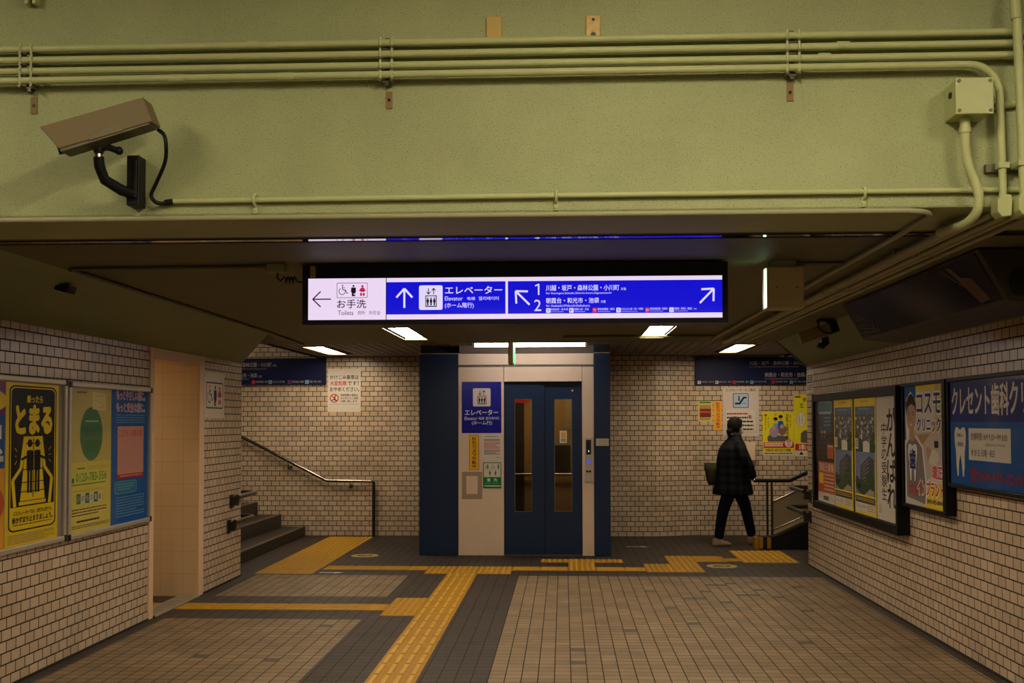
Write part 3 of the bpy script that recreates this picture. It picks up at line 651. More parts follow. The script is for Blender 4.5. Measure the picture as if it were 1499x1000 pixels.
for x, lb in ((-1.177, 'left'), (-.025, 'middle'), (1.123, 'right')):
    b = MB(); z = 2.40; b.tube([(x, QY + .012, z + .024), (x, QY - .012, z + .014), (x, QY - .016, z), (x, QY - .012, z - .014), (x, QY + .012, z - .024)], .006, PP, 6); b.box(x - .008, x + .008, YB - .008, YB - .001, z - .05, z - .012, PP); b.cyl((x, YB - .012, z - .036), (x, YB - .002, z - .036), .008, PP)
    b.build('pipe_saddle', None, lb + ' pipe saddle holding the thin lower pipe on the beam', 'pipe clamp', 'saddles of the thin lower pipe')
for k, (x, lb) in enumerate(((-2.06, 'left'), (-.666, 'middle'), (.858, 'right'))):
    th = thing('pipe_bracket', (x, YB, 2.83), lb + ' clamp rack holding the four parallel pipes', 'pipe clamp', 'clamp racks of the four pipes')
    b = MB(); b.box(x - .008, x + .008, YB - .03, YB - .001, 2.83, 3.012, M['steel_dark']); b.build('channel', th)
    for z in zs:
        b = MB(); b.box(x - .022, x + .022, PY + .012, PY + .016, z - .024, z - .016, M['steel_dark'])
        for dx in (-.022, .022):
            b.tube([(x + dx, PY - .008, z + .016), (x + dx, PY - .017, z), (x + dx, PY - .008, z - .016)], .0055, PP, 6); b.cyl((x + dx, PY - .014, z - .02), (x + dx, PY + .02, z - .02), .006, M['steel_dark'], 8)
        b.build('clip', th)
for x, z, lb in ((-2.051, 2.782, 'left'), (-.662, 2.781, 'middle'), (.855, 2.786, 'right')):
    b = MB(); b.box(x - .0125, x + .0125, YB - .004, YB - .0005, z - .033, z + .033, M['rust']); b.cyl((x, YB - .006, z), (x, YB - .004, z), .006, M['black']); b.build('rusty_plate', None, 'small rusty plate on the beam under the ' + lb + ' pipe clamp rack', 'metal plate', 'rusty plates under the clamp racks')
b = MB(); b.box(-.289, -.229, YB - .012, YB - .0005, 2.997, 3.095, M['ochre']); b.build('ochre_plate', None, 'plain ochre rectangular plate on the upper beam above the pipes', 'metal plate', bevel=.003)
b = MB(); b.box(.09, .146, YB - .012, YB - .0005, 3.0, 3.092, M['rustyellow']); b.cyl((.118, YB - .014, 3.075), (.118, YB - .012, 3.075), .006, M['black']); b.cyl((.118, YB - .015, 3.016), (.118, YB - .012, 3.016), .010, M['black']); b.build('worn_plate', None, 'scuffed shiny yellow plate with two bolt holes on the upper beam', 'metal plate', bevel=.003)
b = MB(); b.box(-2.075, -2.062, YB - .04, YB - .001, 3.17, 3.26, PP); b.box(-2.045, -2.032, YB - .04, YB - .001, 3.17, 3.26, PP); b.box(-2.062, -2.045, YB - .02, YB - .001, 3.19, 3.26, M['steel_dark']); b.build('pipe_hanger', None, 'small pipe hanger at the top left edge of the beam', 'pipe clamp')
# clamp strut of the two vertical pipes
th = thing('pipe_strut', (1.63, YB, 2.48), 'dark strut with clips behind the two vertical pipes at right', 'pipe clamp')
b = MB(); b.box(1.565, 1.74, YB - .026, YB - .001, 2.470, 2.50, M['steel_dark']); b.build('channel', th)
for x, yy, r in ((1.616, PY - .004, .014), (1.674, PY - .04, .0165)):
    b = MB(); b.box(x - r - .006, x + r + .006, yy - r - .004, YB - .027, 2.476, 2.499, PP); b.build('clip', th, bevel=.003)
for x, yy, lb in ((1.616, PY - .004, 'left'), (1.677, PY - .04, 'right')):
    b = MB(); b.prism([(x - .028, ZC - .03), (x - .028, 2.36), (x - .014, 2.378), (x + .020, 2.378), (x + .026, 2.36), (x + .022, ZC - .045), (x - .012, ZC - .05)], 'y', yy - .022, YB - .002, PP); b.build('pipe_elbow', None, lb + ' elbow fitting where a vertical pipe turns under the beam', 'pipe fitting', bevel=.004)
# junction box with corrugated hose
th = thing('junction_box', (1.478, YB, 2.663), 'square green junction box with corrugated hose at the right of the beam', 'junction box')
b = MB(); b.box(1.425, 1.554, 4.0, YB - .001, 2.663, 2.79, PP); b.build('box', th, bevel=.004)
b = MB(); b.box(1.422, 1.557, 3.99, 4.0, 2.66, 2.793, PP); b.build('cover', th, bevel=.003)
for x in (1.434, 1.545):
    for z in (2.673, 2.781):
        b = MB(); b.cyl((x, 3.986, z), (x, 3.99, z), .006, M['steel_dark']); b.build('screw', th)
b = MB(); b.cyl((1.42, 4.05, 2.745), (1.426, 4.05, 2.745), .012, M['black']); b.build('knockout', th)
b = MB(); b.cyl((1.475, 4.05, 2.663), (1.475, 4.05, 2.60), .0185, PP); b.cyl((1.475, 4.05, 2.625), (1.475, 4.05, 2.605), .0215, PP); b.build('hose_gland', th)
ctrl = [Vector(p) for p in ((1.475, 4.05, 2.61), (1.476, 4.05, 2.55), (1.485, 4.05, 2.49), (1.506, 4.05, 2.43), (1.519, 4.045, 2.37), (1.515, 4.06, 2.315), (1.50, 4.12, 2.285), (1.50, 4.24, 2.29), (1.53, 4.5, 2.315))]
def smooth(ps, k=8):
    out = []
    for i in range(len(ps) - 1):
        p0 = ps[max(0, i - 1)]; p1 = ps[i]; p2 = ps[i + 1]; p3 = ps[min(len(ps) - 1, i + 2)]
        for j in range(k):
            t = j / k; out.append(.5 * ((2 * p1) + (p2 - p0) * t + (2 * p0 - 5 * p1 + 4 * p2 - p3) * t * t + (3 * p1 - p0 - 3 * p2 + p3) * t ** 3))
    return out + [ps[-1]]
hp = smooth(ctrl, 12); b = MB(); b.tube(hp, [.0165 + .0018 * (i % 2) for i in range(len(hp))], PP, 14); b.build('corrugated_hose', th)
b = MB(); b.tube([(1.5545, 4.102, 2.713), (1.60, 4.102, 2.716), (1.68, 4.102, 2.725), (1.80, 4.102, 2.78)], .0135, PP); b.cyl((1.5545, 4.098, 2.713), (1.585, 4.098, 2.715), .020, PP); b.build('side_pipe', th)
# security camera on the beam
th = thing('security_camera', (-1.634, YB, 2.374), 'tan box security camera on a black swivel bracket at left of the beam', 'security camera')
K = 3.93 / 4.08
def cz(x, z): return (x, z)
def slab(b, poly, d0, d1, m):
    ks = [(3.9 + (x + 1.77) * .40) / 4.08 for x, z in poly]; n = len(poly)
    P = [(x * k, k * 4.08 + d, 1.55 + (z - 1.55) * k) for d in (d0, d1) for (x, z), k in zip(poly, ks)]
    b.mesh(P, [tuple(range(n))[::-1], tuple(range(n, 2 * n))] + [(i, (i + 1) % n, n + (i + 1) % n, n + i) for i in range(n)], m)
TM = M['tan_metal']
hood = [cz(-1.988, 2.676), cz(-1.588, 2.784), cz(-1.551, 2.690), cz(-1.911, 2.590)]
b = MB(); slab(b, hood[::-1], -.045, .045, TM); b.build('hood', th, bevel=.004)
inn = [cz(-1.955, 2.660), cz(-1.60, 2.745), cz(-1.562, 2.680), cz(-1.905, 2.578)]
b = MB(); slab(b, inn[::-1], -.038, .038, M['steel_dark']); b.build('housing', th, bevel=.003)
b = MB(); b.cyl((-1.822, 3.835, 2.545), (-1.79, 3.85, 2.555), .028, M['black']); b.build('lens', th)
rec = [cz(-1.80, 2.642), cz(-1.665, 2.678), cz(-1.66, 2.662), cz(-1.795, 2.625)]
b = MB(); slab(b, rec[::-1], -.0475, -.0452, M['steel_dark']); rec2 = [cz(-1.797, 2.636), cz(-1.672, 2.670), cz(-1.66, 2.657), cz(-1.79, 2.620)]; slab(b, rec2[::-1], -.049, -.0454, TM); b.build('side_plate', th)
b = MB(); b.box(-1.655, -1.606, YB - .07, YB - .001, 2.374, 2.566, M['black']); b.box(-1.63, -1.612, YB - .078, YB - .07, 2.40, 2.55, M['black']); b.build('wall_bracket', th, bevel=.004)
bk = M['black']
b = MB(); b.tube([(-1.63, 4.06, 2.42), (-1.66, 4.02, 2.425), (-1.705, 3.97, 2.455), (-1.716, 3.95, 2.50), (-1.716, 3.94, 2.535)], [.022, .021, .02, .02, .019], bk, 12); b.build('arm', th)
b = MB(); b.tube([(-1.716, 3.94, 2.53), (-1.716, 3.94, 2.548)], .014, M['steel'], 12); b.tube([(-1.716, 3.94, 2.545), (-1.714, 3.94, 2.575), (-1.735, 3.94, 2.60), (-1.742, 3.94, 2.632)], [.016, .026, .022, .018], bk, 12); b.tube([(-1.712, 3.94, 2.57), (-1.69, 3.96, 2.575), (-1.655, 4.0, 2.566)], [.022, .013, .012], bk, 10); b.ball((-1.66, 3.99, 2.568), .016, .016, .016, bk); b.build('swivel_joint', th)
b = MB(); b.obox((-1.728, 3.935, 2.612), (.030, 0, .008), (0, .03, 0), (-.002, 0, .008), bk); b.build('mount_plate', th)
cp = [Vector(p) for p in ((-1.515, 4.0, 2.648), (-1.49, 3.995, 2.625), (-1.484, 4.0, 2.58), (-1.50, 4.03, 2.53), (-1.548, 4.07, 2.46), (-1.572, 4.085, 2.42), (-1.555, 4.085, 2.393), (-1.53, 4.095, 2.389), (-1.497, 4.105, 2.397))]
b = MB(); b.tube(smooth(cp), .0075, bk, 8); b.cyl((-1.525, 4.10, 2.3925), (-1.494, 4.105, 2.398), .0115, bk); b.build('cable', th, label='black looping cable')

# ---- pipes under the soffit running back
PS = M['pipe_soffit']
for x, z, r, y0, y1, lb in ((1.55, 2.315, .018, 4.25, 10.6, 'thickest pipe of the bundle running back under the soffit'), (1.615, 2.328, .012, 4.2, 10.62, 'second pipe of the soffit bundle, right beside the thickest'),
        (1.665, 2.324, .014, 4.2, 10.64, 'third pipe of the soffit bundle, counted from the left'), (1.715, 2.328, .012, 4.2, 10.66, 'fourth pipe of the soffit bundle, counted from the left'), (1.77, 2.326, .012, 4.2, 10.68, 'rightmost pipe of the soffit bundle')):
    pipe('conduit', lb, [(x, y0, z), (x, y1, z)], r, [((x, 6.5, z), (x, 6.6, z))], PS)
for y in (5.1, 6.4, 8.0, 9.6):
    b = MB(); b.box(1.52, 1.80, y, y + .03, ZC - .006, ZC - .001, M['steel_dark'])
    for x, z, r in ((1.55, 2.315, .018), (1.615, 2.328, .012), (1.665, 2.324, .014), (1.715, 2.328, .012), (1.77, 2.326, .012)):
        b.tube([(x - r - .004, y + .015, ZC - .004), (x - r - .004, y + .015, z), (x, y + .015, z - r - .004), (x + r + .004, y + .015, z), (x + r + .004, y + .015, ZC - .004)], .0045, PS, 6)
    b.build('pipe_clip', None, {5.1: 'pipe clip across the soffit bundle nearest the beam edge', 6.4: 'pipe clip across the soffit bundle beside the white emergency box', 8.0: 'pipe clip across the soffit bundle beside the far security camera', 9.6: 'pipe clip across the soffit bundle nearest the lift lobby'}[y], 'pipe clamp', 'clips of the soffit bundle')
pipe('conduit', 'thin dark conduit across the soffit from the left corner to the sign', [(-2.50, 5.44, ZC - .012), (-1.48, 5.40, ZC - .012)], .010, [], M['steel_dark'])
pipe('conduit', 'thin dark conduit along the left edge of the soffit', [(-2.52, 5.46, ZC - .012), (-2.565, 9.4, ZC - .012), (-2.62, 10.9, ZC - .012)], .011, [], M['steel_dark'])
pipe('conduit', 'short thin conduit across the soffit right of the emergency box', [(1.04, 5.47, ZC - .012), (1.39, 5.47, ZC - .012)], .010, [], M['steel_dark'])
pipe('conduit', 'thin dark conduit across the soffit before the lift lobby at right', [(.0, 10.05, ZC - .012), (1.38, 10.05, ZC - .012)], .011, [], M['steel_dark'])
b = MB(); b.obox((-2.72, 5.84, 2.285), (.035, 0, -.010), (0, .05, 0), (.006, 0, .02), M['black']); b.build('corner_box', None, 'small black box on the left haunch where two conduits meet', 'junction box')
th = thing('sign_power_box', (-1.43, 5.40, ZC), 'small green cable box left of the hanging sign with coiled black cable', 'junction box')
b = MB(); b.box(-1.48, -1.39, 5.37, 5.43, ZC - .045, ZC - .001, M['haunch']); b.build('box', th, bevel=.004)
b = MB(); cpts = [(-1.43, 5.40, ZC - .045), (-1.432, 5.40, 2.275), (-1.415, 5.40, 2.258)] + [(-1.395 + .0025 * i, 5.40 + .012 * math.sin(i * .9), 2.262 + .016 * math.cos(i * .9)) for i in range(24)] + [(-1.318, 5.40, 2.252), (-1.30, 5.42, 2.25)]
b.tube(cpts, .0045, bk, 6); b.build('coiled_cable', th, label='black coiled cable')
# emergency light box hung under the soffit
th = thing('emergency_light', (1.09, 5.46, 2.1), 'cream box light hanging under the soffit right of the big sign, lit left side', 'emergency light')
b = MB(); b.box(1.002, 1.185, 5.42, 5.54, 2.105, 2.312, mat('cream box', (.42, .36, .19), .5)); b.build('housing', th, bevel=.006)
b = MB(); b.box(1.03, 1.15, 5.44, 5.52, 2.3125, ZC - .001, M['haunch']); b.build('mount', th)
b = MB(); b.prism([(1.0015, 5.422), (.998, 5.44), (.997, 5.455), (.998, 5.47), (1.0015, 5.485)], 'z', 2.112, 2.305, emit('lit greenish lens', (.62, 1.0, .66), 4.0)); b.build('lens', th, label='lit side lens')
for x in (1.05, 1.15):
    b = MB(); b.cyl((x, 5.417, 2.21), (x, 5.4195, 2.21), .004, M['steel_dark']); b.build('screw', th)
# far security camera under the right haunch
th = thing('security_camera', (2.02, 8.6, 2.33), 'small dark security camera under the right haunch by the far wall end', 'security camera')
b = MB(); b.box(1.98, 2.10, 8.55, 8.65, 2.325, 2.342, bk); b.build('base', th)
b = MB(); ax = Vector((.12, .0, .04)); b.obox((1.935, 8.5, 2.225), ax, (0, .04, 0), (-.014, 0, .042), M['tan_metal']); b.build('housing', th, bevel=.006)
b = MB(); b.obox((2.075, 8.5, 2.275), (.03, 0, .01), (0, .045, 0), (-.014, 0, .045), bk); b.build('rear_cap', th, bevel=.006)
b = MB(); b.tube([(2.02, 8.55, 2.20), (2.03, 8.55, 2.16), (2.0, 8.55, 2.13), (1.97, 8.55, 2.14)], [.03, .03, .026, .02], bk, 10); b.build('swivel', th)
b = MB(); b.tube(smooth([Vector(p) for p in ((2.09, 8.47, 2.26), (2.04, 8.44, 2.22), (1.96, 8.44, 2.25), (1.955, 8.46, 2.31), (2.0, 8.55, 2.335))]), .006, bk, 6); b.build('cable', th)
b = MB(); b.tube([(2.06, 8.53, 2.30), (2.05, 8.6, 2.33)], .016, bk); b.build('arm', th)

# ---- tilted display board in the upper right
th = thing('display_board', (2.05, 6.3, 2.08), 'long dark tilted display board under the right haunch near the ceiling', 'display board')
prof = [(1.895, 2.338), (2.03, 2.10), (2.29, 2.075), (2.29, 2.21), (2.15, 2.28), (2.085, 2.338)]
b = MB(); b.prism(prof, 'y', 5.07, 7.5, mat('dark brown board case', (.035, .027, .02), .5)); b.build('housing', th, bevel=.006)
a0 = Vector((2.03 - .006, 7.44, 2.10 + .012)); vv = Vector((1.895 - 2.03, 0, 2.338 - 2.10)); L_ = vv.length; vv.normalize()
P = Print(a0 + Vector((-.002, 0, -.001)), (0, -1, 0), vv, 2.31, L_ - .028, (0, 0, 231, 26), M['black'], .003)
P.mb = MB(); P.mb.obox(P.O + P.U * P.w / 2 + P.Vv * P.h / 2 + P.n * .0015, P.U * P.w / 2, P.Vv * P.h / 2, P.n * .0015, mat('dark glossy panel', (.022, .016, .014), .12))
P.build('panel', None, None, None, th)
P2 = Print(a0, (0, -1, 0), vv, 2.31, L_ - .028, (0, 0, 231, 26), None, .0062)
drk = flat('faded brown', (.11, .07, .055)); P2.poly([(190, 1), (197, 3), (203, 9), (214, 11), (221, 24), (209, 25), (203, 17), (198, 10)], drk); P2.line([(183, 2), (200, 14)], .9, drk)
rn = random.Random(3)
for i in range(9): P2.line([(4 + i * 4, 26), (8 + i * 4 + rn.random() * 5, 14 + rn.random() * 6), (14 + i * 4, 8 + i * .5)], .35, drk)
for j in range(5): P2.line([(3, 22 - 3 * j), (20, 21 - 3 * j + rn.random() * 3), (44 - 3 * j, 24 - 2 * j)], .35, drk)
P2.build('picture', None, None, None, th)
b = MB(); b.prism([(2.05, 2.13), (2.03, 2.19), (2.06, 2.25), (2.11, 2.24), (2.13, 2.17), (2.10, 2.12)], 'y', 5.062, 5.0695, bk); b.build('end_vent', th)

# ================================================================== SIGNS
EW = emit('lit white sign', (.80, .66, .88), 1.0); EB = emit('lit blue sign', (.004, .004, .62), 1.0); EWT = emit('lit white letters', (.72, .66, .92), 1.0)
EK = emit('lit sign dark ink', (.035, .02, .05), .25); ER = emit('lit sign red ink', (.62, .02, .08), .8); ERO = emit('lit sign rose ink', (.55, .02, .20), .8); EBG = emit('lit grey ink', (.55, .45, .55), .8)
def elevator_icon(P, x0, y0, x1, y1, border, fg, bg):
    w = x1 - x0; h = y1 - y0
    P.rr(x0, y0, x1, y1, w * .08, border); P.rr(x0 + w * .045, y0 + h * .045, x1 - w * .045, y1 - h * .045, w * .06, bg)
    P.rr(x0 + w * .075, y0 + h * .075, x1 - w * .075, y1 - h * .075, w * .05, bg)
    def up(cx, a, b, s):
        P.line([(cx, a), (cx, b)], w * .035, fg); P.line([(cx - w * .08, b + s * w * .10), (cx, b), (cx + w * .08, b + s * w * .10)], w * .035, fg)
    up(x0 + w * .40, y0 + h * .12, y0 + h * .36, -1); up(x0 + w * .62, y0 + h * .36, y0 + h * .12, 1)
    P.rect(x0 + w * .27, y0 + h * .41, x0 + w * .75, y0 + h * .88, fg); P.rect(x0 + w * .305, y0 + h * .445, x0 + w * .715, y0 + h * .84, bg)
    for i in range(3):
        cx = x0 + w * (.37 + .14 * i); P.ell(cx, y0 + h * .53, w * .032, h * .032, fg); P.rr(cx - w * .05, y0 + h * .57, cx + w * .05, y0 + h * .70, w * .02, fg); P.rect(cx - w * .03, y0 + h * .70, cx + w * .03, y0 + h * .82, fg)
def wheelchair(P, x, y, s, m):
    P.ell(x + .40 * s, y + .06 * s, .07 * s, .07 * s, m); P.line([(x + .40 * s, y + .14 * s), (x + .42 * s, y + .52 * s), (x + .70 * s, y + .52 * s), (x + .84 * s, y + .86 * s), (x + .98 * s, y + .82 * s)], .07 * s, m)
    P.line([(x + .42 * s, y + .32 * s), (x + .66 * s, y + .32 * s)], .06 * s, m)
    pts = [(x + .36 * s + .32 * s * math.cos(t), y + .66 * s + .32 * s * math.sin(t)) for t in [pi * 1.35 - i * (pi * 1.55) / 14 for i in range(15)]]; P.line(pts, .065 * s, m)
def ostomate(P, cx, y, s, m, bg):
    P.ell(cx, y + .09 * s, .09 * s, .09 * s, m); P.rr(cx - .22 * s, y + .22 * s, cx + .22 * s, y + .70 * s, .09 * s, m); P.rect(cx - .15 * s, y + .55 * s, cx + .15 * s, y + 1.0 * s, m); P.ell(cx + .06 * s, y + .80 * s, .05 * s, .06 * s, bg)
def baby(P, cx, y, s, m):
    P.ell(cx, y + .12 * s, .11 * s, .11 * s, m); P.poly([(cx - .12 * s, y + .24 * s), (cx - .32 * s, y + .52 * s), (cx - .20 * s, y + .56 * s), (cx - .14 * s, y + .62 * s), (cx + .14 * s, y + .62 * s), (cx + .20 * s, y + .56 * s), (cx + .32 * s, y + .52 * s), (cx + .12 * s, y + .24 * s)], m)
    P.ell(cx - .12 * s, y + .84 * s, .10 * s, .15 * s, m); P.ell(cx + .12 * s, y + .84 * s, .10 * s, .15 * s, m)
def arrow(P, a, b, head, wd, m):
    dx, dy = b[0] - a[0], b[1] - a[1]; l = math.hypot(dx, dy); dx /= l; dy /= l
    P.line([a, b], wd, m); c = .7071
    for s in (1, -1):
        ex = b[0] + head * (-dx * c - s * dy * c); ey = b[1] + head * (-dy * c + s * dx * c); P.line([(ex, ey), (b[0] + dx * wd * .35, b[1] + dy * wd * .35)], wd, m)
SY = 5.38
th = thing('hanging_sign', (-.246, SY + .1, 2.035), 'wide lit hanging sign, white toilets panel and two blue direction panels in black box', 'direction sign')
b = MB(); x0, x1, z0, z1 = -1.299, .807, 2.035, 2.335; px0, px1, pz0, pz1 = -1.271, .780, 2.059, 2.267
b.box(x0, x1, SY + .012, SY + .2, z0, z1, M['navyframe'])
for q in ((x0, px0, z0, z1), (px1, x1, z0, z1), (px0, px1, z0, pz0), (px0, px1, pz1, z1)): b.box(q[0], q[1], SY, SY + .012, q[2], q[3], M['navyframe'])
b.build('housing', th)
sc = (px1 - px0) / 606.5     # m per photo px
xm = px0 + 115.2 * sc
def sub(x): return px0 + (430 + x / 4.542 - 451) * sc
P = Print((px0, SY + .008, pz0), (1, 0, 0), (0, 0, 1), xm - px0, pz1 - pz0, (95, 338, 617, 612), EW, .001)
arrow(P, (248, 474), (128, 474), 72, 8, EK); P.rr(287, 367, 495, 467, 8, EK); P.rr(290, 370, 492, 464, 7, EW)
wheelchair(P, 300, 380, 66, EK); ostomate(P, 400, 382, 74, EK, EW); baby(P, 460, 382, 74, ER)
P.text('お手洗', 290, 478, 485, 535, EK, .015); P.text('Toilets', 296, 549, 399, 580, EK); P.text('厕所', 428, 553, 478, 577, EK); P.text('화장실', 504, 553, 578, 578, EK)
P.build('toilet_panel', None, None, None, th).__setitem__('label', 'lit white toilets panel')
P = Print((xm + .004, SY + .008, pz0), (1, 0, 0), (0, 0, 1), px1 - xm - .004, pz1 - pz0, (629, 338, 1422 + (1363 - 57) * 1.0908, 612), EW, .001)
def q(x): return 1422 + (x - 57) * 1.0908      # second zoom window to the first
def qy(y): return 365 + (y - 328) * 1.0908
P.rect(629, 365, 1422, 578, EB); P.rect(1438, 365, q(1363), 578, EB)
arrow(P, (748, 535), (748, 413), 76, 14, EWT); elevator_icon(P, 846, 388, 1004, 549, EWT, EK, EWT)
P.text('エレベーター', 1020, 396, 1400, 446, EWT, .02); P.text('Elevator', 1019, 462, 1138, 489, EWT); P.text('电梯', 1168, 465, 1220, 488, EWT); P.text('엘리베이터', 1243, 464, 1377, 489, EWT); P.text('(ホーム階行)', 1019, 503, 1211, 542, EWT, .012)
arrow(P, (q(203), qy(470)), (q(122), qy(391)), 78, 13, EWT)
P.poly([(q(254), qy(412)), (q(263), qy(412)), (q(263), qy(345)), (q(255), qy(345)), (q(236), qy(354)), (q(237), qy(361)), (q(254), qy(355))], EWT); P.text('2', q(231), qy(440), q(274), qy(508), EWT)
P.text('川越・坂戸・森林公園・小川町', q(303), qy(353), q(745), qy(388), EWT, .015); P.text('方面', q(755), qy(371), q(786), qy(387), EWT)
P.text('for Kawagoe,Sakado,Shinrin-koen,Ogawamachi', q(303), qy(396), q(698), qy(411), EWT)
P.text('朝霞台・和光市・池袋', q(303), qy(430), q(623), qy(463), EWT, .015); P.text('方面', q(633), qy(446), q(663), qy(462), EWT); P.text('for Asakadai,Wakoshi,Ikebukuro', q(303), qy(470), q(568), qy(486), EWT)
LINES = [(303, 'Y', '有楽町線・新木場', 330, 435), (443, 'F', '副都心線・渋谷', 474, 562), (583, 'TY', '東急東横線・横浜', 614, 716), (727, 'MM', 'みなとみらい線・元町・中華街', 757, 888), (900, 'SH', '東急新横浜線・新横浜', 930, 1034), (1045, 'SO', '相鉄線・海老名・湘南台', 1076, 1182)]
for i, (x, c, t, a, e) in enumerate(LINES):
    P.rr(q(x), qy(492), q(x + 27), qy(520), 5, [EWT, EWT, ER, EWT, ERO, EWT][i]); P.text(c, q(x + 6), qy(498), q(x + 21), qy(514), [EK, EK, EWT, EB, EWT, EB][i]); P.text(t, q(a), qy(492), q(e), qy(506), EWT); P.rect(q(a), qy(512), q(a + (e - a) * .75), qy(515), EBG)
P.text('方面', q(1192), qy(497), q(1208), qy(505), EWT)
arrow(P, (q(1228), qy(467)), (q(1309), qy(385)), 78, 13, EWT)
P.build('direction_panel', None, None, None, th).__setitem__('label', 'lit blue direction panel')
P = Print((-1.271 + .012, SY - .001, 2.272), (1, 0, 0), (0, 0, 1), .026, .056, (108, 262, 145, 332), OLV, .001); P.rr(113, 267, 140, 320, 5, K_); P.rr(116, 270, 137, 316, 4, OLV); P.line([(126, 275), (120, 295), (131, 292), (124, 312)], 3, K_); P.build('sticker', None, None, None, th)

# dark direction boards on the back wall
P = on_back(-5.2, 2.067, -3.246, 2.429, 14.846, (804, 575, 1435, 695), NVS, .03)
P.text('川越・坂戸・森林公園・小川町', 960, 594, 1191, 615, WS, .015); P.text('方面', 1196, 602, 1212, 613, WS); P.text('for Kawagoe,Sakado,Shinrin-koen,Ogawamachi', 972, 620, 1166, 627, WS)
P.text('朝霞台・和光市・池袋', 971, 643, 1126, 663, WS, .015); P.text('方面', 1131, 652, 1148, 663, WS); P.text('for Asakadai,Wakoshi,Ikebukuro', 975, 666, 1090, 672, WS)
for i, (x, t, c, m) in enumerate([(870, '有楽町線・新木場', 'Y', PA), (985, '副都心線・渋谷', 'F', PA), (1103, '東急東横線・横浜', 'TY', RD), (1178, 'みなとみらい線・元町・中華街', 'MM', LB), (1264, '東急新横浜線・新横浜', 'SH', PU), (1342, '相鉄線・海老名・湘南台', 'SO', LB)]):
    P.rr(x, 675, x + 16, 692, 2, m); P.text(c, x + 4, 679, x + 12, 688, WS if m is RD else NVS); P.text(t, x + 19, 677, x + 72, 687, WS)
P.build('direction_board', 'long dark navy direction board high on the back wall above the left stairs', 'direction sign')
P = on_back(1.797, 2.051, 3.42, 2.43, 15.036, (43, 75, 1045, 312), NVS, .03)
P.text('川越・坂戸・森林公園・小川町', 498, 112, 957, 146, WS, .015); P.text('方面', 964, 130, 992, 144, WS); P.text('for Kawagoe,Sakado,Shinrin-koen,Ogawamachi', 498, 155, 905, 167, WS)
P.text('朝霞台・和光市・池袋', 625, 210, 955, 248, WS, .015); P.text('方面', 962, 230, 990, 246, WS); P.text('for Asakadai,Wakoshi,Ikebukuro', 625, 257, 900, 269, WS)
for i, (x, t, c, m) in enumerate([(63, '有楽町線・新木場', 'Y', PA), (210, '副都心線・渋谷', 'F', PA), (355, '東急東横線・横浜', 'TY', RD), (502, 'みなとみらい線・元町・中華街', 'MM', LB), (678, '東急新横浜線・新横浜', 'SH', RD), (830, '相鉄線・海老名・湘南台', 'SO', LB)]):
    P.rr(x, 278, x + 28, 306, 4, m); P.text(c, x + 6, 284, x + 22, 299, NVS); P.text(t, x + 32, 280, x + 135, 295, WS)
P.build('direction_board', 'long dark navy direction board above the escalator notices on the right', 'direction sign')
# white warning about rushing
P = on_back(-3.228, 1.691, -2.773, 2.283, 14.85, (590, 147, 730, 333), PA)
P.text('かけこみ乗車は', 600, 174, 721, 193, K_, .025); P.text('大変危険', 600, 200, 670, 219, RD, .03); P.text('です！', 674, 200, 721, 219, K_, .025); P.text('おやめください。', 600, 226, 724, 245, K_, .025)
P.ell(618, 274, 19, 19, RD); P.ell(618, 274, 15, 15, PA); P.ell(623, 264, 3, 3, K_); P.line([(612, 270), (622, 270), (618, 278), (626, 286)], 4, K_); P.line([(618, 278), (608, 284)], 4, K_); P.line([(605, 261), (631, 287)], 4, RD)
for i, t in enumerate(('発車間際の乗車は', 'おけがにもご迷惑', 'お願い致します。')): P.text(t, 645, 256 + 13 * i, 719, 266 + 13 * i, K_, .02)
P.bars(600, 299, 722, 304, 1, GY); P.build('warning_sign', 'white rushing warning sign with red symbol on back wall near left stairs', 'wall sign')
# toilet sign on the left wall
P = on_left(9.825, 1.592, .575, .424, (0, 0, 575, 424), PA)
P.rr(40, 90, 535, 336, 24, K_); P.rr(52, 102, 523, 324, 18, PA); wheelchair(P, 72, 120, 165, NV)
P.ell(300, 138, 19, 19, K_); P.rr(258, 162, 342, 262, 20, K_); P.rect(272, 230, 328, 312, K_); P.ell(312, 290, 9, 10, PA); baby(P, 430, 122, 180, RD)
P.build('toilet_sign', 'white sign with wheelchair, person and baby symbols right of the toilet entrance', 'wall sign')
# small sign at the right wall end
P = on_right(12.0, 1.86, .30, .205, (0, 0, 100, 100), PA); P.rect(8, 8, 92, 52, K_); P.bars(14, 14, 86, 48, 3, WS, .6, 3); P.bars(8, 60, 92, 92, 3, K_, .5, 4); P.build('corner_sign', 'small black and white notice at the far end of the right tiled wall', 'wall sign')

# lift signs
def on_lift(x0, z0, x1, z1, win, paper, th=.004): return on_back(x0, z0, x1, z1, EY - .0005, win, paper, th)
SB = mat('glossy sign blue', (.006, .008, .24), .18)
P = on_lift(-1.185, 1.421, -.723, 2.019, (82, 47, 388, 446), SB)
elevator_icon(P, 168, 98, 305, 239, PA, K_, PA); P.text('エレベーター', 106, 264, 363, 307, W_, .02); P.text('Elevator', 104, 319, 204, 345, W_); P.text('电梯', 214, 321, 255, 343, W_); P.text('엘리베이터', 266, 320, 370, 344, W_); P.text('(ホーム行)', 160, 352, 316, 386, W_, .012)
P.build('elevator_sign', 'large blue lift sign with white pictogram left of the lift doors', 'wall sign')
P = on_lift(-1.098, .992, -.986, 1.397, (142, 458, 219, 736), K_); P.rect(145, 461, 216, 733, flat('amber', (.78, .42, .02))); P.textv('防犯カメラ作動中', 165, 472, 198, 724, K_, .03); P.build('camera_notice', 'narrow vertical amber notice under the blue lift sign', 'wall sign')
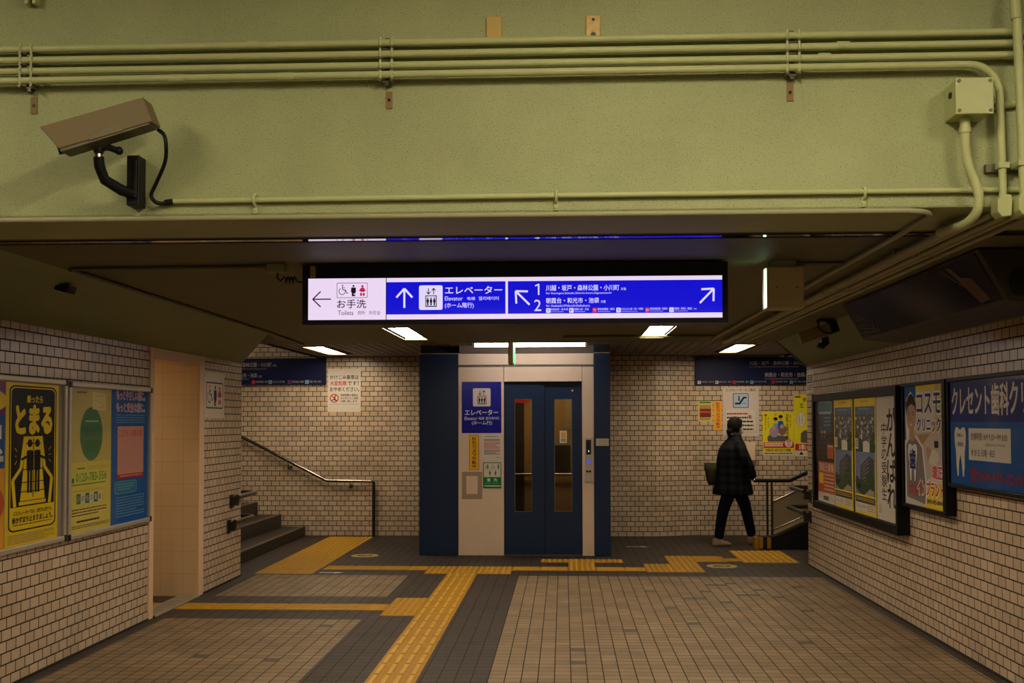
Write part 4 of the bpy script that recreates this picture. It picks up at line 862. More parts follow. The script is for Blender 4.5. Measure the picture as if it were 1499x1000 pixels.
P = on_lift(-.946, 1.103, -.723, 1.405, (245, 458, 388, 658), PA); P.bars(265, 473, 365, 482, 1, LK); P.bars(258, 495, 378, 515, 2, LK, .5, 2); P.bars(258, 520, 378, 572, 5, RD, .5, 5); P.bars(258, 577, 378, 618, 4, LK, .5, 6); P.bars(350, 634, 376, 642, 1, LK); P.build('user_notice', 'white paper notice with red and black text lines beside the amber notice', 'wall sign')
P = on_lift(-.938, .778, -.724, 1.079, (247, 668, 388, 867), GR); P.rect(254, 674, 382, 780, PA)
for cx, s in ((283, 40), (365, 42), (300, 40), (343, 40)):
    y = 683 if cx in (283, 365) else 730; P.ell(cx, y + 5, 5, 5, GR); P.rr(cx - 7, y + 11, cx + 7, y + 26, 4, GR); P.rect(cx - 4, y + 24, cx + 4, y + 38, GR)
P.line([(270, 690), (266, 722)], 4, GR); wheelchair(P, 305, 682, 38, GR); P.text('優', 278, 790, 303, 815, W_, .02); P.text('先', 330, 790, 357, 815, W_, .02); P.bars(262, 826, 374, 832, 1, WS); P.rect(256, 845, 382, 852, W_); P.build('priority_sign', 'green and white priority sign with people pictograms beside lift door', 'wall sign')
TP = mat('brown parcel tape', (.33, .25, .17), .4)
P = on_lift(-1.186, .651, -.947, .976, (82, 738, 244, 956), None, .0005); P.rect(84, 742, 244, 775, TP); P.rect(82, 915, 240, 956, TP); P.rect(84, 745, 118, 950, TP); P.rect(208, 745, 244, 945, TP); P.build('tape_frame', 'square of brown tape strips left on the cream lift panel', 'tape')
P = on_back(-.045, 1.30, .04, 1.445, EY + .111, (396, 385, 454, 467), PA, .001); P.rect(406, 395, 444, 435, flat('sticker orange', (.75, .36, .04))); P.bars(404, 440, 446, 460, 2, DG, .6, 4); P.build('door_sticker', 'small white and orange sticker on the right lift door window', 'sticker')

# notices on the escalator wall
Y2 = 15.04
P = on_back(1.839, 1.551, 2.032, 1.832, Y2, (66, 455, 200, 636), flat('pale yellow', (.62, .52, .12))); P.rect(80, 490, 186, 600, flat('maroon', (.20, .03, .02))); P.rect(80, 490, 186, 525, flat('tan', (.45, .25, .08))); P.rect(82, 545, 184, 560, RDO); P.bars(80, 462, 186, 480, 1, GR, .8); P.bars(80, 608, 180, 626, 2, K_, .5); P.build('small_poster', 'small pale yellow poster with maroon picture beside the orange strip', 'poster')
P = on_back(2.052, 1.43, 2.16, 1.831, Y2, (207, 456, 274, 706), OR); P.textv('防犯カメラ作動中', 226, 468, 255, 694, flat('dark red', (.25, .02, .02)), .03); P.build('camera_notice', 'narrow vertical orange notice on the escalator wall', 'wall sign')
P = on_back(2.174, 1.346, 2.658, 2.017, Y2, (283, 335, 597, 765), flat('board white', (.62, .52, .46)), .012)
P.text('エスカレーターのご案内', 307, 346, 567, 372, K_, .015); P.rr(370, 388, 508, 516, 12, BL); P.rr(376, 394, 502, 510, 9, flat('sky', (.42, .50, .58)))
P.poly([(388, 470), (424, 470), (462, 418), (490, 418), (490, 432), (470, 434), (434, 486), (388, 486)], NV); P.ell(424, 416, 6, 7, NV); P.rect(418, 424, 430, 456, NV); P.bars(450, 474, 486, 484, 1, NV)
P.rect(303, 535, 574, 727, GY); P.rect(305, 533, 572, 724, PA)
for i, c in enumerate((RD, K_, K_, K_, K_)): P.bars(316, 560 + 34 * i, 500 if i < 2 else 548, 578 + 34 * i, 1, c, .75, 10 + i)
P.ell(518, 595, 18, 18, RD); P.ell(518, 595, 14, 14, PA); P.rect(512, 584, 524, 606, K_); P.line([(505, 582), (531, 608)], 4, RD)
P.build('escalator_board', 'white escalator guide board with blue pictogram behind the person', 'notice board')
P = on_back(2.707, 1.085, 3.125, 1.68, Y2, (625, 548, 893, 925), flat('bright yellow', (.72, .60, .02)))
sl = flat('slate', (.10, .09, .10)); P.poly([(665, 770), (690, 740), (840, 760), (845, 805), (672, 805)], sl)
for cx, cy, c in ((738, 618, LB), (782, 598, BL)): P.poly([(cx - 28, cy + 90), (cx - 20, cy + 28), (cx + 20, cy + 28), (cx + 30, cy + 90)], c); P.ell(cx, cy, 17, 20, SK); P.ell(cx, cy - 10, 19, 14, K_)
P.ell(725, 720, 42, 48, flat('mauve', (.30, .24, .34))); P.ell(795, 705, 34, 46, flat('plum', (.20, .10, .13))); P.ell(722, 690, 15, 18, SK); P.ell(792, 675, 16, 18, SK); P.ell(740, 572, 10, 12, SK)
P.textv('立ち止まろう', 824, 565, 852, 790, K_, .03); P.textv('歩かず', 858, 568, 874, 690, K_); P.textv('エスカレーター', 644, 590, 660, 720, K_, .01); P.textv('みんなで', 668, 592, 682, 690, K_)
P.ell(652, 576, 14, 8, RD); P.rect(632, 812, 893, 858, RD); P.bars(640, 818, 800, 852, 2, W_, .6, 4); P.ell(848, 820, 36, 36, RD); P.ell(848, 820, 33, 33, PA); P.text('開催', 832, 790, 866, 815, RD, .02); P.text('中', 838, 820, 860, 846, RD, .02)
P.text('令和6年10月1日から実施', 650, 866, 866, 890, K_, .02); P.rect(634, 895, 890, 922, PA); P.bars(640, 902, 880, 912, 1, K_, .8, 8); P.build('yellow_poster', 'bright yellow poster with cartoon people group on the escalator wall', 'poster')
P = on_back(3.132, 1.076, 3.55, 1.912, Y2, (890, 398, 1160, 925), flat('bright yellow', (.72, .60, .02))); P.bars(900, 410, 950, 425, 1, K_, .9); P.text('歩', 966, 420, 998, 460, K_, .03); P.text('立', 940, 470, 975, 508, K_, .03); P.ell(950, 610, 40, 62, K_); P.ell(950, 610, 38, 60, PA); P.textv('とまろう', 928, 570, 942, 650, K_); P.textv('歩かずに', 956, 570, 970, 650, K_)
P.poly([(945, 805), (948, 730), (975, 705), (1010, 700), (1010, 815)], sl); P.rect(898, 820, 1158, 876, RD); P.text('お願い', 930, 826, 1000, 868, W_, .02); P.rect(898, 878, 1158, 922, PA); P.poly([(930, 912), (950, 884), (972, 912)], K_); P.build('yellow_poster', 'tall bright yellow poster half hidden by the right tiled corner', 'poster')
b = MB(); b.box(2.47, 2.60, Y2 - .07, Y2 - .001, 1.02, 1.262, M['cream']); b.build('wall_box', None, 'small pale wall box below the escalator board behind the person', 'wall box', bevel=.012)

# ================================================================== POSTER CASES
def case_left(y0, y1, z0, z1, label, fw=.034):
    t = thing('poster_case', (XL + .02, (y0 + y1) / 2, z0), label, 'poster frame')
    b = MB(); b.box(XL + .001, XL + .012, y0, y1, z0, z1, GY); b.build('backing', t)
    b = MB(); d = XL + .035
    for q in ((y0, y1, z0, z0 + fw), (y0, y1, z1 - fw, z1), (y0, y0 + fw, z0 + fw, z1 - fw), (y1 - fw, y1, z0 + fw, z1 - fw)): b.box(XL + .0005, d, *q, M['alu'])
    b.build('frame', t, bevel=.006)
    b = MB(); b.box(XL + .019, XL + .022, y0 + fw, y1 - fw, z0 + fw, z1 - fw, M['glass']); b.build('glass', t)
    for yy, zz_ in ((y0, z0), (y0, z1 - .04), (y1 - .03, z0), (y1 - .03, z1 - .04)):
        b = MB(); b.box(XL + .03, XL + .038, yy, yy + .03, zz_, zz_ + .04, M['black']); b.build('corner_cap', t)
case_left(5.02, 7.004, .782, 1.83, 'nearer aluminium poster case on the left wall, with the black and yellow poster')
case_left(7.032, 8.47, .776, 1.822, 'farther aluminium poster case on the left wall, beside the toilet entrance')
o = .0125
P = on_left(5.52, .815, .715, .975, (-300, 60, 18, 940), PU, o); P.rect(-300, 240, 18, 515, BL); P.rect(-300, 515, 18, 940, OR); P.ell(-60, 160, 90, 60, Y_); P.text('駅', -120, 290, 6, 440, W_, .02); P.rect(-260, 450, 12, 480, PA); P.ell(-90, 700, 110, 120, RDO); P.build('purple_poster', 'purple, blue and orange poster cut off at the left picture edge', 'poster')
P = on_left(6.246, .812, .664, .978, (0, 0, 280, 880), Y_, o)
P.rr(16, 14, 268, 800, 30, K_); P.rr(22, 22, 262, 792, 26, Y_); P.rr(26, 28, 258, 786, 24, K_)
P.poly([(26, 670), (258, 670), (258, 762)] + [(258 - 24 + 24 * math.cos(t), 762 + 24 * math.sin(t)) for t in (.4, .8, 1.2, pi / 2)] + [(50, 786)] + [(50 + 24 * math.cos(t), 762 + 24 * math.sin(t)) for t in (2.0, 2.5, pi)], Y_)
P.text('乗ったら', 105, 66, 190, 106, Y_, .05); P.text('とまる', 50, 126, 240, 272, Y_, .085)
for s in (1, -1):
    X = lambda x: 140 + s * x
    P.line([(X(42), 290), (X(62), 460), (X(104), 525), (X(92), 668)], 16, Y_)
P.poly([(104, 290), (176, 290), (206, 640), (74, 640)], Y_); P.rect(68, 642, 212, 662, Y_); P.line([(66, 641), (214, 641)], 4, K_)
for y in (330, 400, 470, 540, 590): P.line([(140 - 38 - (y - 290) * .09, y), (140 + 38 + (y - 290) * .09, y)], 5, K_)
for cx in (122, 162):
    P.ell(cx, 328, 13, 22, K_); P.rr(cx - 17, 366, cx + 17, 480, 10, K_); P.rect(cx - 13, 470, cx - 2, 600, K_); P.rect(cx + 2, 470, cx + 13, 600, K_)
P.line([(108, 400), (78, 415)], 14, K_); P.line([(176, 400), (206, 415)], 14, K_); P.line([(140, 300), (140, 625)], 4, K_)
for a in (-.5, 0, .5):
    P.line([(60 - 6, 395 + a * 50), (44, 395 + a * 90)], 3, Y_); P.line([(224, 395 + a * 50), (238, 395 + a * 90)], 3, Y_)
P.text('エスカレーターでは、2列でも2列でも', 40, 690, 244, 714, K_, .02); P.text('歩かず立ち止まりましょう。', 34, 722, 250, 756, K_, .035); P.bars(38, 764, 246, 772, 1, LK); P.bars(14, 815, 262, 868, 6, OLV, .6, 9)
P.build('stop_poster', 'yellow poster with black panel and escalator figures in the nearer left case', 'poster')
P = on_left(7.075, .802, .663, .985, (350, 92, 572, 870), flat('reflected khaki', (.55, .45, .13)), o)
P.rect(350, 490, 572, 870, flat('lemon', (.68, .56, .10))); P.ell(462, 340, 61, 146, flat('leaf green', (.07, .20, .07))); P.bars(385, 112, 435, 122, 1, DG, .8); P.poly([(464, 110), (540, 120), (540, 215), (466, 205)], flat('reflected sheet lemon', (.70, .60, .24))); P.line([(486, 130), (520, 134)], 4, OLV); P.line([(490, 165), (522, 168), (522, 196), (490, 192)], 3, OLV)  # darker khaki top and slanted pale sheet with lines: pane reflection painted in
P.bars(428, 268, 500, 278, 1, PA, .6); P.text('あなたのこころ', 414, 306, 508, 326, LK); P.text('聞かせて', 420, 338, 504, 358, LK); P.bars(424, 375, 500, 440, 5, DG, .4, 3)
P.line([(545, 250), (535, 330), (552, 380)], 3, OLV); P.bars(388, 520, 430, 536, 1, GR); P.bars(440, 515, 540, 536, 2, OLV)
P.text('0120-783-556', 382, 548, 546, 594, flat('phone green', (.10, .34, .03)), .03); P.ell(368, 585, 6, 14, GR); P.rect(358, 606, 540, 612, flat('phone green', (.10, .34, .03))); P.bars(370, 640, 530, 650, 1, OLV)
for i, ch in enumerate('いのちの電話'):
    x = 386 + 22.5 * i; P.rect(x, 658, x + 21, 712, flat('leaf green', (.07, .20, .07)) if i % 2 == 0 else PA); P.text(ch, x + 4, 670, x + 17, 700, PA if i % 2 == 0 else LK, .02)
P.bars(362, 738, 548, 784, 3, LK, .35, 7); P.bars(388, 800, 508, 814, 1, LK, .7); P.bars(362, 826, 560, 846, 2, LK, .35)
P.build('helpline_poster', 'yellow helpline poster with green ellipse in the farther left case', 'poster')
P = on_left(7.742, .810, .682, .985, (566, 104, 770, 815), flat('poster blue', (.012, .10, .38)), o)
for t, y in (('もっとやさしい駅に。', 106), ('もっと安全な駅に。', 170)):
    P.text(t, 592, y + 4, 752, y + 54, W_, .06); P.text(t, 594, y + 6, 750, y + 52, flat('rose', (.62, .10, .14)), .01)
P.bars(592, 238, 752, 290, 4, LB, .4, 2); P.rr(598, 300, 746, 578, 6, PK); P.text('こども110番の駅', 606, 318, 740, 356, flat('rose', (.62, .10, .14)), .03); P.rect(598, 556, 746, 580, RD)
P.bars(612, 562, 735, 572, 1, PK, .8); P.rr(584, 592, 706, 660, 14, LB); P.rr(587, 596, 703, 656, 12, TL); P.bars(600, 606, 690, 646, 3, LB, .5, 6)
P.bars(592, 675, 752, 790, 8, LB, .4, 8); P.build('safety_poster', 'blue station safety poster with pink panel in the farther left case', 'poster')

def case_right(x, y0, y1, z0, z1, label, fw=.05, side=.05, name='poster_case'):
    t = thing(name, (x, (y0 + y1) / 2, z0), label, 'poster frame'); bf = M['blackframe']
    b = MB(); b.box(x + .022, XR - .0005, y0 + .002, y1 - .002, z0 + .002, z1 - .002, bf); b.build('housing', t)
    b = MB()
    for q in ((y0, y1, z0, z0 + fw), (y0, y1, z1 - fw, z1), (y0, y0 + side, z0 + fw, z1 - fw), (y1 - fw, y1, z0 + fw, z1 - fw)): b.box(x, x + .03, *q, bf)
    b.build('frame', t, bevel=.004)
    b = MB(); b.box(x + .010, x + .013, y0 + side, y1 - fw, z0 + fw, z1 - fw, M['glass']); b.build('glass', t)
case_right(2.54, 8.50, 11.34, .675, 1.825, 'large black poster case on the right wall holding four tall posters', .075, .04)
case_right(2.565, 7.50, 8.44, .908, 1.835, 'narrow black poster case on the right wall, middle of three', .026, .06)
case_right(2.575, 4.9, 7.49, 1.11, 1.838, 'wide black light box at the near end of the right wall', .026, .04, 'light_box')
X1 = 2.5615
# four posters
P = on_right(11.15, .757, .655, 1.005, (58, 130, 160, 765), NV, X1); dk = flat('night', (.012, .018, .03))
P.rect(58, 130, 160, 520, dk); P.rr(62, 140, 148, 222, 14, LB); P.rr(66, 150, 144, 206, 10, TL); P.line([(70, 210), (140, 210)], 5, PA); P.rect(64, 224, 146, 330, flat('steel blue', (.02, .07, .13))); P.bars(96, 238, 140, 305, 3, LB, .4)
for cx in (84, 103): P.ell(cx, 330, 7, 12, SK); P.rr(cx - 11, 345, cx + 11, 510, 8, K_); P.rect(cx - 1, 350, cx + 1, 366, PA)
P.rect(118, 405, 156, 490, RDO); P.bars(122, 412, 150, 430, 1, PA); P.rect(58, 516, 160, 720, RDO); P.text('運転士募集', 66, 525, 156, 575, PA, .02); P.rect(64, 585, 92, 650, Y_); P.bars(98, 590, 156, 700, 5, PA, .35, 3); P.rect(58, 705, 160, 765, PA); P.bars(92, 725, 125, 752, 1, K_, .9); P.bars(64, 735, 154, 742, 1, GY); P.build('train_poster', 'dark train poster with red lower half, farthest in the large black case', 'poster')
def tower(yfar, label):
    P = on_right(yfar, .755, .66, .995, (155, 122, 272, 805), Y_, X1); rn = random.Random(5)
    P.bars(190, 135, 235, 150, 1, OLV, .9); P.rect(160, 172, 267, 440, flat('city sky', (.10, .15, .30))); P.bars(178, 182, 240, 196, 1, LB, .8); P.rect(160, 218, 267, 440, flat('city grey', (.10, .10, .12)))
    d = P.lay()
    for i in range(70):
        x = 160 + rn.random() * 100; y = 215 + rn.random() * 150; P.rect(x, y, min(267, x + 3 + rn.random() * 6), y + 6 + rn.random() * 16, rn.choice((GY, LK, PA, TL)), d + .00001 * i)
    P.k += 11
    for cx, cy, rx, ry in ((178, 400, 20, 45), (252, 405, 18, 40), (200, 420, 16, 20), (170, 350, 10, 30), (260, 350, 9, 28)): P.ell(cx, cy, rx, ry, flat('tree green', (.035, .075, .025)))
    P.poly([(205, 380), (222, 372), (240, 385), (240, 438), (204, 438)], PA); P.rect(160, 362, 178, 424, PA); P.bars(163, 370, 176, 418, 4, LK, .5)
    P.rect(160, 440, 267, 690, flat('dusk', (.16, .19, .34))); P.poly([(185, 690), (190, 520), (236, 460), (262, 480), (264, 690)], flat('tower dark', (.05, .055, .08)))
    for i in range(8): P.line([(196, 530 + 18 * i), (236, 478 + 22 * i)], 2, GY)
    for cx, cy, rx, ry in ((190, 640, 28, 40), (240, 610, 24, 60), (215, 665, 30, 25), (172, 615, 12, 30)): P.ell(cx, cy, rx, ry, flat('tree green', (.035, .075, .025)))
    P.ell(180, 640, 14, 16, K_); P.poly([(210, 690), (240, 650), (262, 660), (262, 690)], flat('path', (.40, .28, .20)))
    P.rect(160, 700, 267, 738, LK); P.bars(166, 708, 262, 730, 2, OLV, .5); P.rect(160, 738, 267, 788, PA); P.text('シティタワー', 166, 748, 220, 772, LK); P.bars(226, 745, 264, 785, 3, OLV, .6); P.build('tower_poster', label, 'poster')
tower(10.49, 'yellow edged apartment poster beside the dark train poster in the black case'); tower(9.77, 'yellow edged apartment poster beside the white calligraphy in the black case')
P = on_right(9.09, .757, .548, 1.0, (420, 95, 545, 880), PA, X1)
P.textv('がんばれ', 486, 165, 538, 800, K_, .045); P.textv('中学の受験生', 452, 262, 484, 755, K_, .015); P.ell(440, 812, 9, 26, LK); P.ell(440, 812, 7.5, 23, PA); P.line([(438, 800), (442, 825)], 2, LK)
for x, y in ((426, 105), (530, 105), (426, 860), (535, 862)): P.ell(x, y, 3, 5, GY)
P.build('calligraphy_banner', 'white banner with black brush calligraphy, nearest in the large black case', 'poster')
# clinic poster
P = on_right(8.414, .934, .855, .876, (48, 85, 318, 950), PA, 2.583)
P.rect(48, 85, 132, 480, flat('poster blue', (.012, .10, .38))); P.rect(132, 85, 318, 118, Y_); P.rect(262, 85, 318, 560, flat('pale gold', (.60, .46, .14)))
P.poly([(132, 430), (318, 400), (318, 660), (200, 760)], flat('clinic', (.52, .42, .36))); P.poly([(145, 440), (230, 430), (170, 520)], flat('wood', (.45, .26, .10))); P.rect(255, 478, 282, 525, K_); P.ell(245, 590, 40, 50, PA); P.poly([(200, 520), (240, 540), (210, 640)], SK); P.rect(182, 775, 318, 950, Y_)
P.poly([(60, 470), (54, 300), (62, 180), (95, 122), (130, 180), (136, 320), (128, 440), (180, 520), (205, 800), (200, 935), (56, 905), (50, 520)], W_)
P.poly([(58, 520), (85, 465), (130, 465), (172, 530), (196, 800), (192, 930), (60, 900)], flat('shirt grey', (.22, .19, .18)))
P.poly([(80, 470), (84, 400), (120, 400), (126, 470), (104, 490)], SK); P.ell(98, 300, 36, 115, SK); P.poly([(62, 300), (60, 210), (78, 158), (100, 140), (124, 170), (134, 230), (132, 290), (124, 235), (100, 215), (76, 235)], K_)
P.line([(76, 278), (90, 274)], 5, K_); P.line([(106, 274), (120, 278)], 5, K_); P.ell(83, 292, 4, 5, K_); P.ell(113, 292, 4, 5, K_); P.line([(98, 300), (95, 335), (101, 337)], 2, flat('brown', (.25, .12, .07))); P.poly([(84, 358), (98, 364), (112, 358), (98, 376)], W_)
def tooth(P, x0, y0, x1, y1, m):
    w, h = x1 - x0, y1 - y0; pts = [(.08, .0), (.25, -.02), (.5, .04), (.75, -.02), (.92, .0), (1.0, .12), (.98, .3), (.88, .5), (.86, .78), (.78, 1.0), (.68, .98), (.62, .72), (.52, .56), (.48, .56), (.38, .72), (.33, .98), (.22, 1.0), (.15, .78), (.12, .5), (.02, .3), (0, .12)]
    P.poly([(x0 + w * a, y0 + h * c) for a, c in pts][::-1], m)
tooth(P, 68, 505, 144, 790, K_); tooth(P, 72, 510, 140, 780, W_); P.text('歯', 84, 550, 128, 690, NV, .05)
for t, a in (('コスモ', (140, 150, 300, 286)), ('クリニック', (142, 318, 300, 415))): P.text(t, a[0] - 2, a[1] - 3, a[2] + 2, a[3] + 4, W_, .12); P.text(t, *a, NV, .045)
P.text('矯正', 240, 645, 308, 742, W_, .1); P.text('矯正', 242, 648, 306, 740, RD, .04); P.text('インプラント', 140, 758, 316, 868, W_, .1); P.text('インプラント', 142, 762, 314, 862, RD, .04)
P.text('日本歯科', 68, 800, 118, 830, RD, .02); P.text('徒歩', 80, 838, 112, 868, RD, .02); P.text('1分', 118, 805, 140, 880, RD, .03); P.text('(048-485-8844)', 204, 885, 314, 925, NV, .02)
P.build('clinic_poster', 'clinic poster with a man in grey shirt and a tooth in the narrow case', 'poster')
# blue dental panel
P = on_right(7.462, 1.138, 2.52, .672, (22, 120, 1268, 880), flat('panel blue', (.012, .085, .30)), 2.592)
P.rect(22, 120, 1268, 420, flat('panel navy', (.018, .022, .15))); P.text('クレセント歯科', 40, 160, 500, 372, PA, .035); P.text('クリニック', 508, 160, 860, 370, PA, .035)
tooth(P, 55, 460, 166, 832, K_); tooth(P, 60, 465, 162, 826, PA); P.text('医療法人', 84, 505, 140, 532, K_, .03); P.text('翔明会', 88, 570, 138, 602, K_, .03)
P.rect(186, 466, 512, 694, PA); P.text('診療時間 /AM 9:30～PM 8:00', 204, 498, 488, 552, LK, .02); P.text('(土曜はAM 9:30～PM 6:00)', 318, 568, 470, 594, LK, .01); P.text('休 診 日 /日曜・祝日', 206, 614, 392, 664, LK, .02)
P.text('☎048-475-8249', 194, 752, 590, 850, flat('dull red', (.30, .025, .04)), .04)
P.build('dental_panel', 'blue dental clinic panel with white tooth and opening hours in the near light box', 'poster')

# ================================================================== PERSON
def bake(o):
    dg = bpy.context.evaluated_depsgraph_get(); dg.update(); me = D.meshes.new_from_object(o.evaluated_get(dg)); D.objects.remove(o); return me
def skin(verts, edges, root=0, sub=2):
    me = D.meshes.new('s'); me.from_pydata([v[:3] for v in verts], edges, []); o = D.objects.new('s', me); C.objects.link(o)
    m = o.modifiers.new('k', 'SKIN'); m.use_smooth_shade = True
    lay = me.skin_vertices[0].data if me.skin_vertices else None
    if lay is None:
        bpy.context.view_layer.objects.active = o; lay = me.skin_vertices.new().data if hasattr(me.skin_vertices, 'new') else o.data.skin_vertices[0].data
    for i, v in enumerate(verts): lay[i].radius = (v[3], v[4] if len(v) > 4 else v[3]); lay[i].use_root = (i == root)
    s = o.modifiers.new('b', 'SUBSURF'); s.levels = sub; s.render_levels = sub
    return bake(o)
def loft(rings, n=20):
    V, F = [], []
    for cx, cy, z, rx, ry in rings: V += [(cx + rx * math.cos(2 * pi * k / n), cy + ry * math.sin(2 * pi * k / n), z) for k in range(n)]
    for i in range(len(rings) - 1): F += [(i * n + k, i * n + (k + 1) % n, (i + 1) * n + (k + 1) % n, (i + 1) * n + k) for k in range(n)]
    F += [tuple(range(n))[::-1], tuple(range((len(rings) - 1) * n, len(rings) * n))]
    return V, F
def union(parts, vox, smooth=4):
    """join meshes into one continuous skin"""
    V, F = [], []
    for p in parts:
        if isinstance(p, tuple): v, f = p
        else: v = [tuple(a.co) for a in p.vertices]; f = [tuple(q_.vertices) for q_ in p.polygons]
        k = len(V); V += v; F += [tuple(a + k for a in q_) for q_ in f]
    me = D.meshes.new('u'); me.from_pydata(V, [], F); o = D.objects.new('u', me); C.objects.link(o)
    r = o.modifiers.new('r', 'REMESH'); r.mode = 'VOXEL'; r.voxel_size = vox; r.use_smooth_shade = True
    if smooth: s = o.modifiers.new('s', 'SMOOTH'); s.factor = .5; s.iterations = smooth
    return bake(o)
def ball_mesh(c, rx, ry, rz, nu=20, nv=14):
    b = MB(); b.ball(c, rx, ry, rz, M['skin'], nu, nv); return (b.V, [tuple(f) for f in b.F])
def put(name, me, m, parent, **kw):
    me.name = name; me.materials.clear(); me.materials.append(m)
    for p in me.polygons: p.use_smooth = True
    o = D.objects.new(name, me); C.objects.link(o); o.parent = parent; o['_o'] = tuple(parent['_o']); tag(o, **kw); return o
PX, PYY = 2.135, 13.9
person = thing('person', (PX, PYY, 0), 'person in dark plaid coat and mask walking right toward the escalator', 'person')
person.rotation_euler = (0, 0, .14)
# body, one skin: x forward, y to the person's left, z up
hx, hz = .035, 1.475
def turn(p, a=.55):
    c_, s_ = math.cos(a), math.sin(a)
    return (hx - .01 + (p[0] - hx + .01) * c_ - p[1] * s_, (p[0] - hx + .01) * s_ + p[1] * c_, p[2])
def tb(q): return ([turn(v) for v in q[0]], q[1])
bv = [(0, 0, .86, .11), (.005, 0, 1.0, .115), (.01, 0, 1.16, .125), (.02, 0, 1.29, .075), (.025, 0, 1.35, .048), (.03, 0, 1.40, .046),
      (-.03, -.085, .80, .09), (-.165, -.09, .44, .056), (-.225, -.09, .09, .036),
      (.05, .085, .80, .09), (.185, .085, .45, .056), (.265, .09, .09, .036),
      (.02, -.16, 1.25, .052), (.09, -.195, 1.0, .040), (.07, -.12, .88, .028),
      (.02, .16, 1.25, .052), (-.04, .215, 1.0, .040), (.06, .20, .80, .028)]
be = [(0, 1), (1, 2), (2, 3), (3, 4), (4, 5), (0, 6), (6, 7), (7, 8), (0, 9), (9, 10), (10, 11), (3, 12), (12, 13), (13, 14), (3, 15), (15, 16), (16, 17)]
parts = [skin(bv, be)]
parts += [tb(ball_mesh((hx, 0, hz + .02), .095, .075, .105)), tb(ball_mesh((hx + .022, 0, hz - .04), .070, .058, .072)), tb(ball_mesh((hx + .094, 0, hz - .015), .018, .013, .022)), tb(ball_mesh((hx + .090, 0, hz + .008), .010, .010, .03))]
parts += [tb(ball_mesh((hx - .005, s * .074, hz - .008), .020, .010, .030)) for s in (1, -1)]
for sx, (wx, wy, wz) in ((-1, (.07, -.12, .88)), (1, (.06, .20, .80))):      # hands: palm, four curled fingers, thumb
    d = Vector((.08, 0, -1)).normalized() if sx < 0 else Vector((.3, 0, -.95)).normalized(); f = Vector((d.z * -1, 0, d.x)).normalized()
    w0 = Vector((wx, wy, wz)); parts.append(skin([(*w0, .022, .026), (*(w0 + d * .045), .018, .036), (*(w0 + d * .085), .016, .036)], [(0, 1), (1, 2)], 0, 2))
    for k, L in enumerate((.066, .075, .070, .055)):
        a = w0 + d * .085 + f * (.027 - .018 * k); c = a + d * L * .5 + Vector((0, -sx * -.006, 0)); e = c + d * L * .42 + Vector((0, sx * -.018, 0)); parts.append(skin([(*(a - d * .02), .0085), (*a, .0088), (*c, .008), (*e, .0068)], [(0, 1), (1, 2), (2, 3)], 0, 1))
    a = w0 + d * .03 + f * .03; parts.append(skin([(*(a - f * .012), .010), (*(a + f * .018 + d * .022), .0095), (*(a + f * .024 + d * .05), .0075)], [(0, 1), (1, 2)], 0, 1))
put('body', union(parts, .0065, 3), M['skin'], person)
# trousers
tv = [(0, 0, .88, .125), (-.03, -.085, .80, .108), (-.10, -.088, .62, .092), (-.165, -.09, .44, .078), (-.20, -.09, .25, .068), (-.225, -.09, .075, .063), (.05, .085, .80, .108), (.12, .085, .62, .092), (.182, .085, .45, .076), (.225, .087, .25, .066), (.262, .09, .085, .060)]
put('trousers', skin(tv, [(0, 1), (1, 2), (2, 3), (3, 4), (4, 5), (0, 6), (6, 7), (7, 8), (8, 9), (9, 10)]), M['jeans'], person)
# coat: flared torso, collar and two sleeves in one skin
body = loft([(-.01, 0, .635, .258, .225), (-.01, 0, .655, .258, .23), (-.01, 0, .80, .226, .22), (-.01, 0, .94, .206, .21), (-.01, 0, 1.08, .198, .21), (-.005, 0, 1.2, .175, .208), (.005, 0, 1.265, .145, .18), (.015, 0, 1.315, .105, .115), (.025, 0, 1.36, .080, .082), (.028, 0, 1.385, .076, .076)])
sl1 = skin([(.01, -.10, 1.27, .075), (.02, -.17, 1.245, .086), (.07, -.225, 1.11, .080), (.12, -.235, .99, .072), (.175, -.205, .88, .064), (.185, -.18, .83, .056)], [(0, 1), (1, 2), (2, 3), (3, 4), (4, 5)])
sl2 = skin([(.01, .10, 1.27, .075), (.01, .17, 1.245, .086), (-.03, .225, 1.11, .080), (-.04, .235, .99, .072), (.03, .215, .86, .064), (.05, .205, .80, .060)], [(0, 1), (1, 2), (2, 3), (3, 4), (4, 5)])
put('coat', union([body, sl1, sl2], .012, 3), M['coat'], person)
# hair: cap over the skull, fringe and low bun
V, F = ball_mesh((hx - .012, 0, hz + .022), .112, .090, .116, 28, 20); keep = []
for f in F:
    c = sum((Vector(V[i]) for i in f), Vector()) / len(f); rx = c.x - hx; rz = c.z - hz
    if not (rx > .03 and rz < .065 - .0 * rx) and rz > -.075 - .25 * rx and not (rx > -.015 and rz < .005): keep.append(f)
hm = D.meshes.new('hair'); hm.from_pydata(V, [], keep); o = D.objects.new('h', hm); C.objects.link(o); s = o.modifiers.new('s', 'SOLIDIFY'); s.thickness = .012; s.offset = -1; hm2 = bake(o)
bun = ball_mesh((hx - .112, 0, hz - .050), .042, .042, .040); bun2 = ball_mesh((hx - .125, 0, hz - .085), .022, .026, .030); fr = ball_mesh((hx + .058, 0, hz + .078), .036, .058, .030)
hu = union([hm2, bun, bun2, fr], .006, 2)
for v in hu.vertices: v.co = turn(v.co)
put('hair', hu, M['hair'], person)
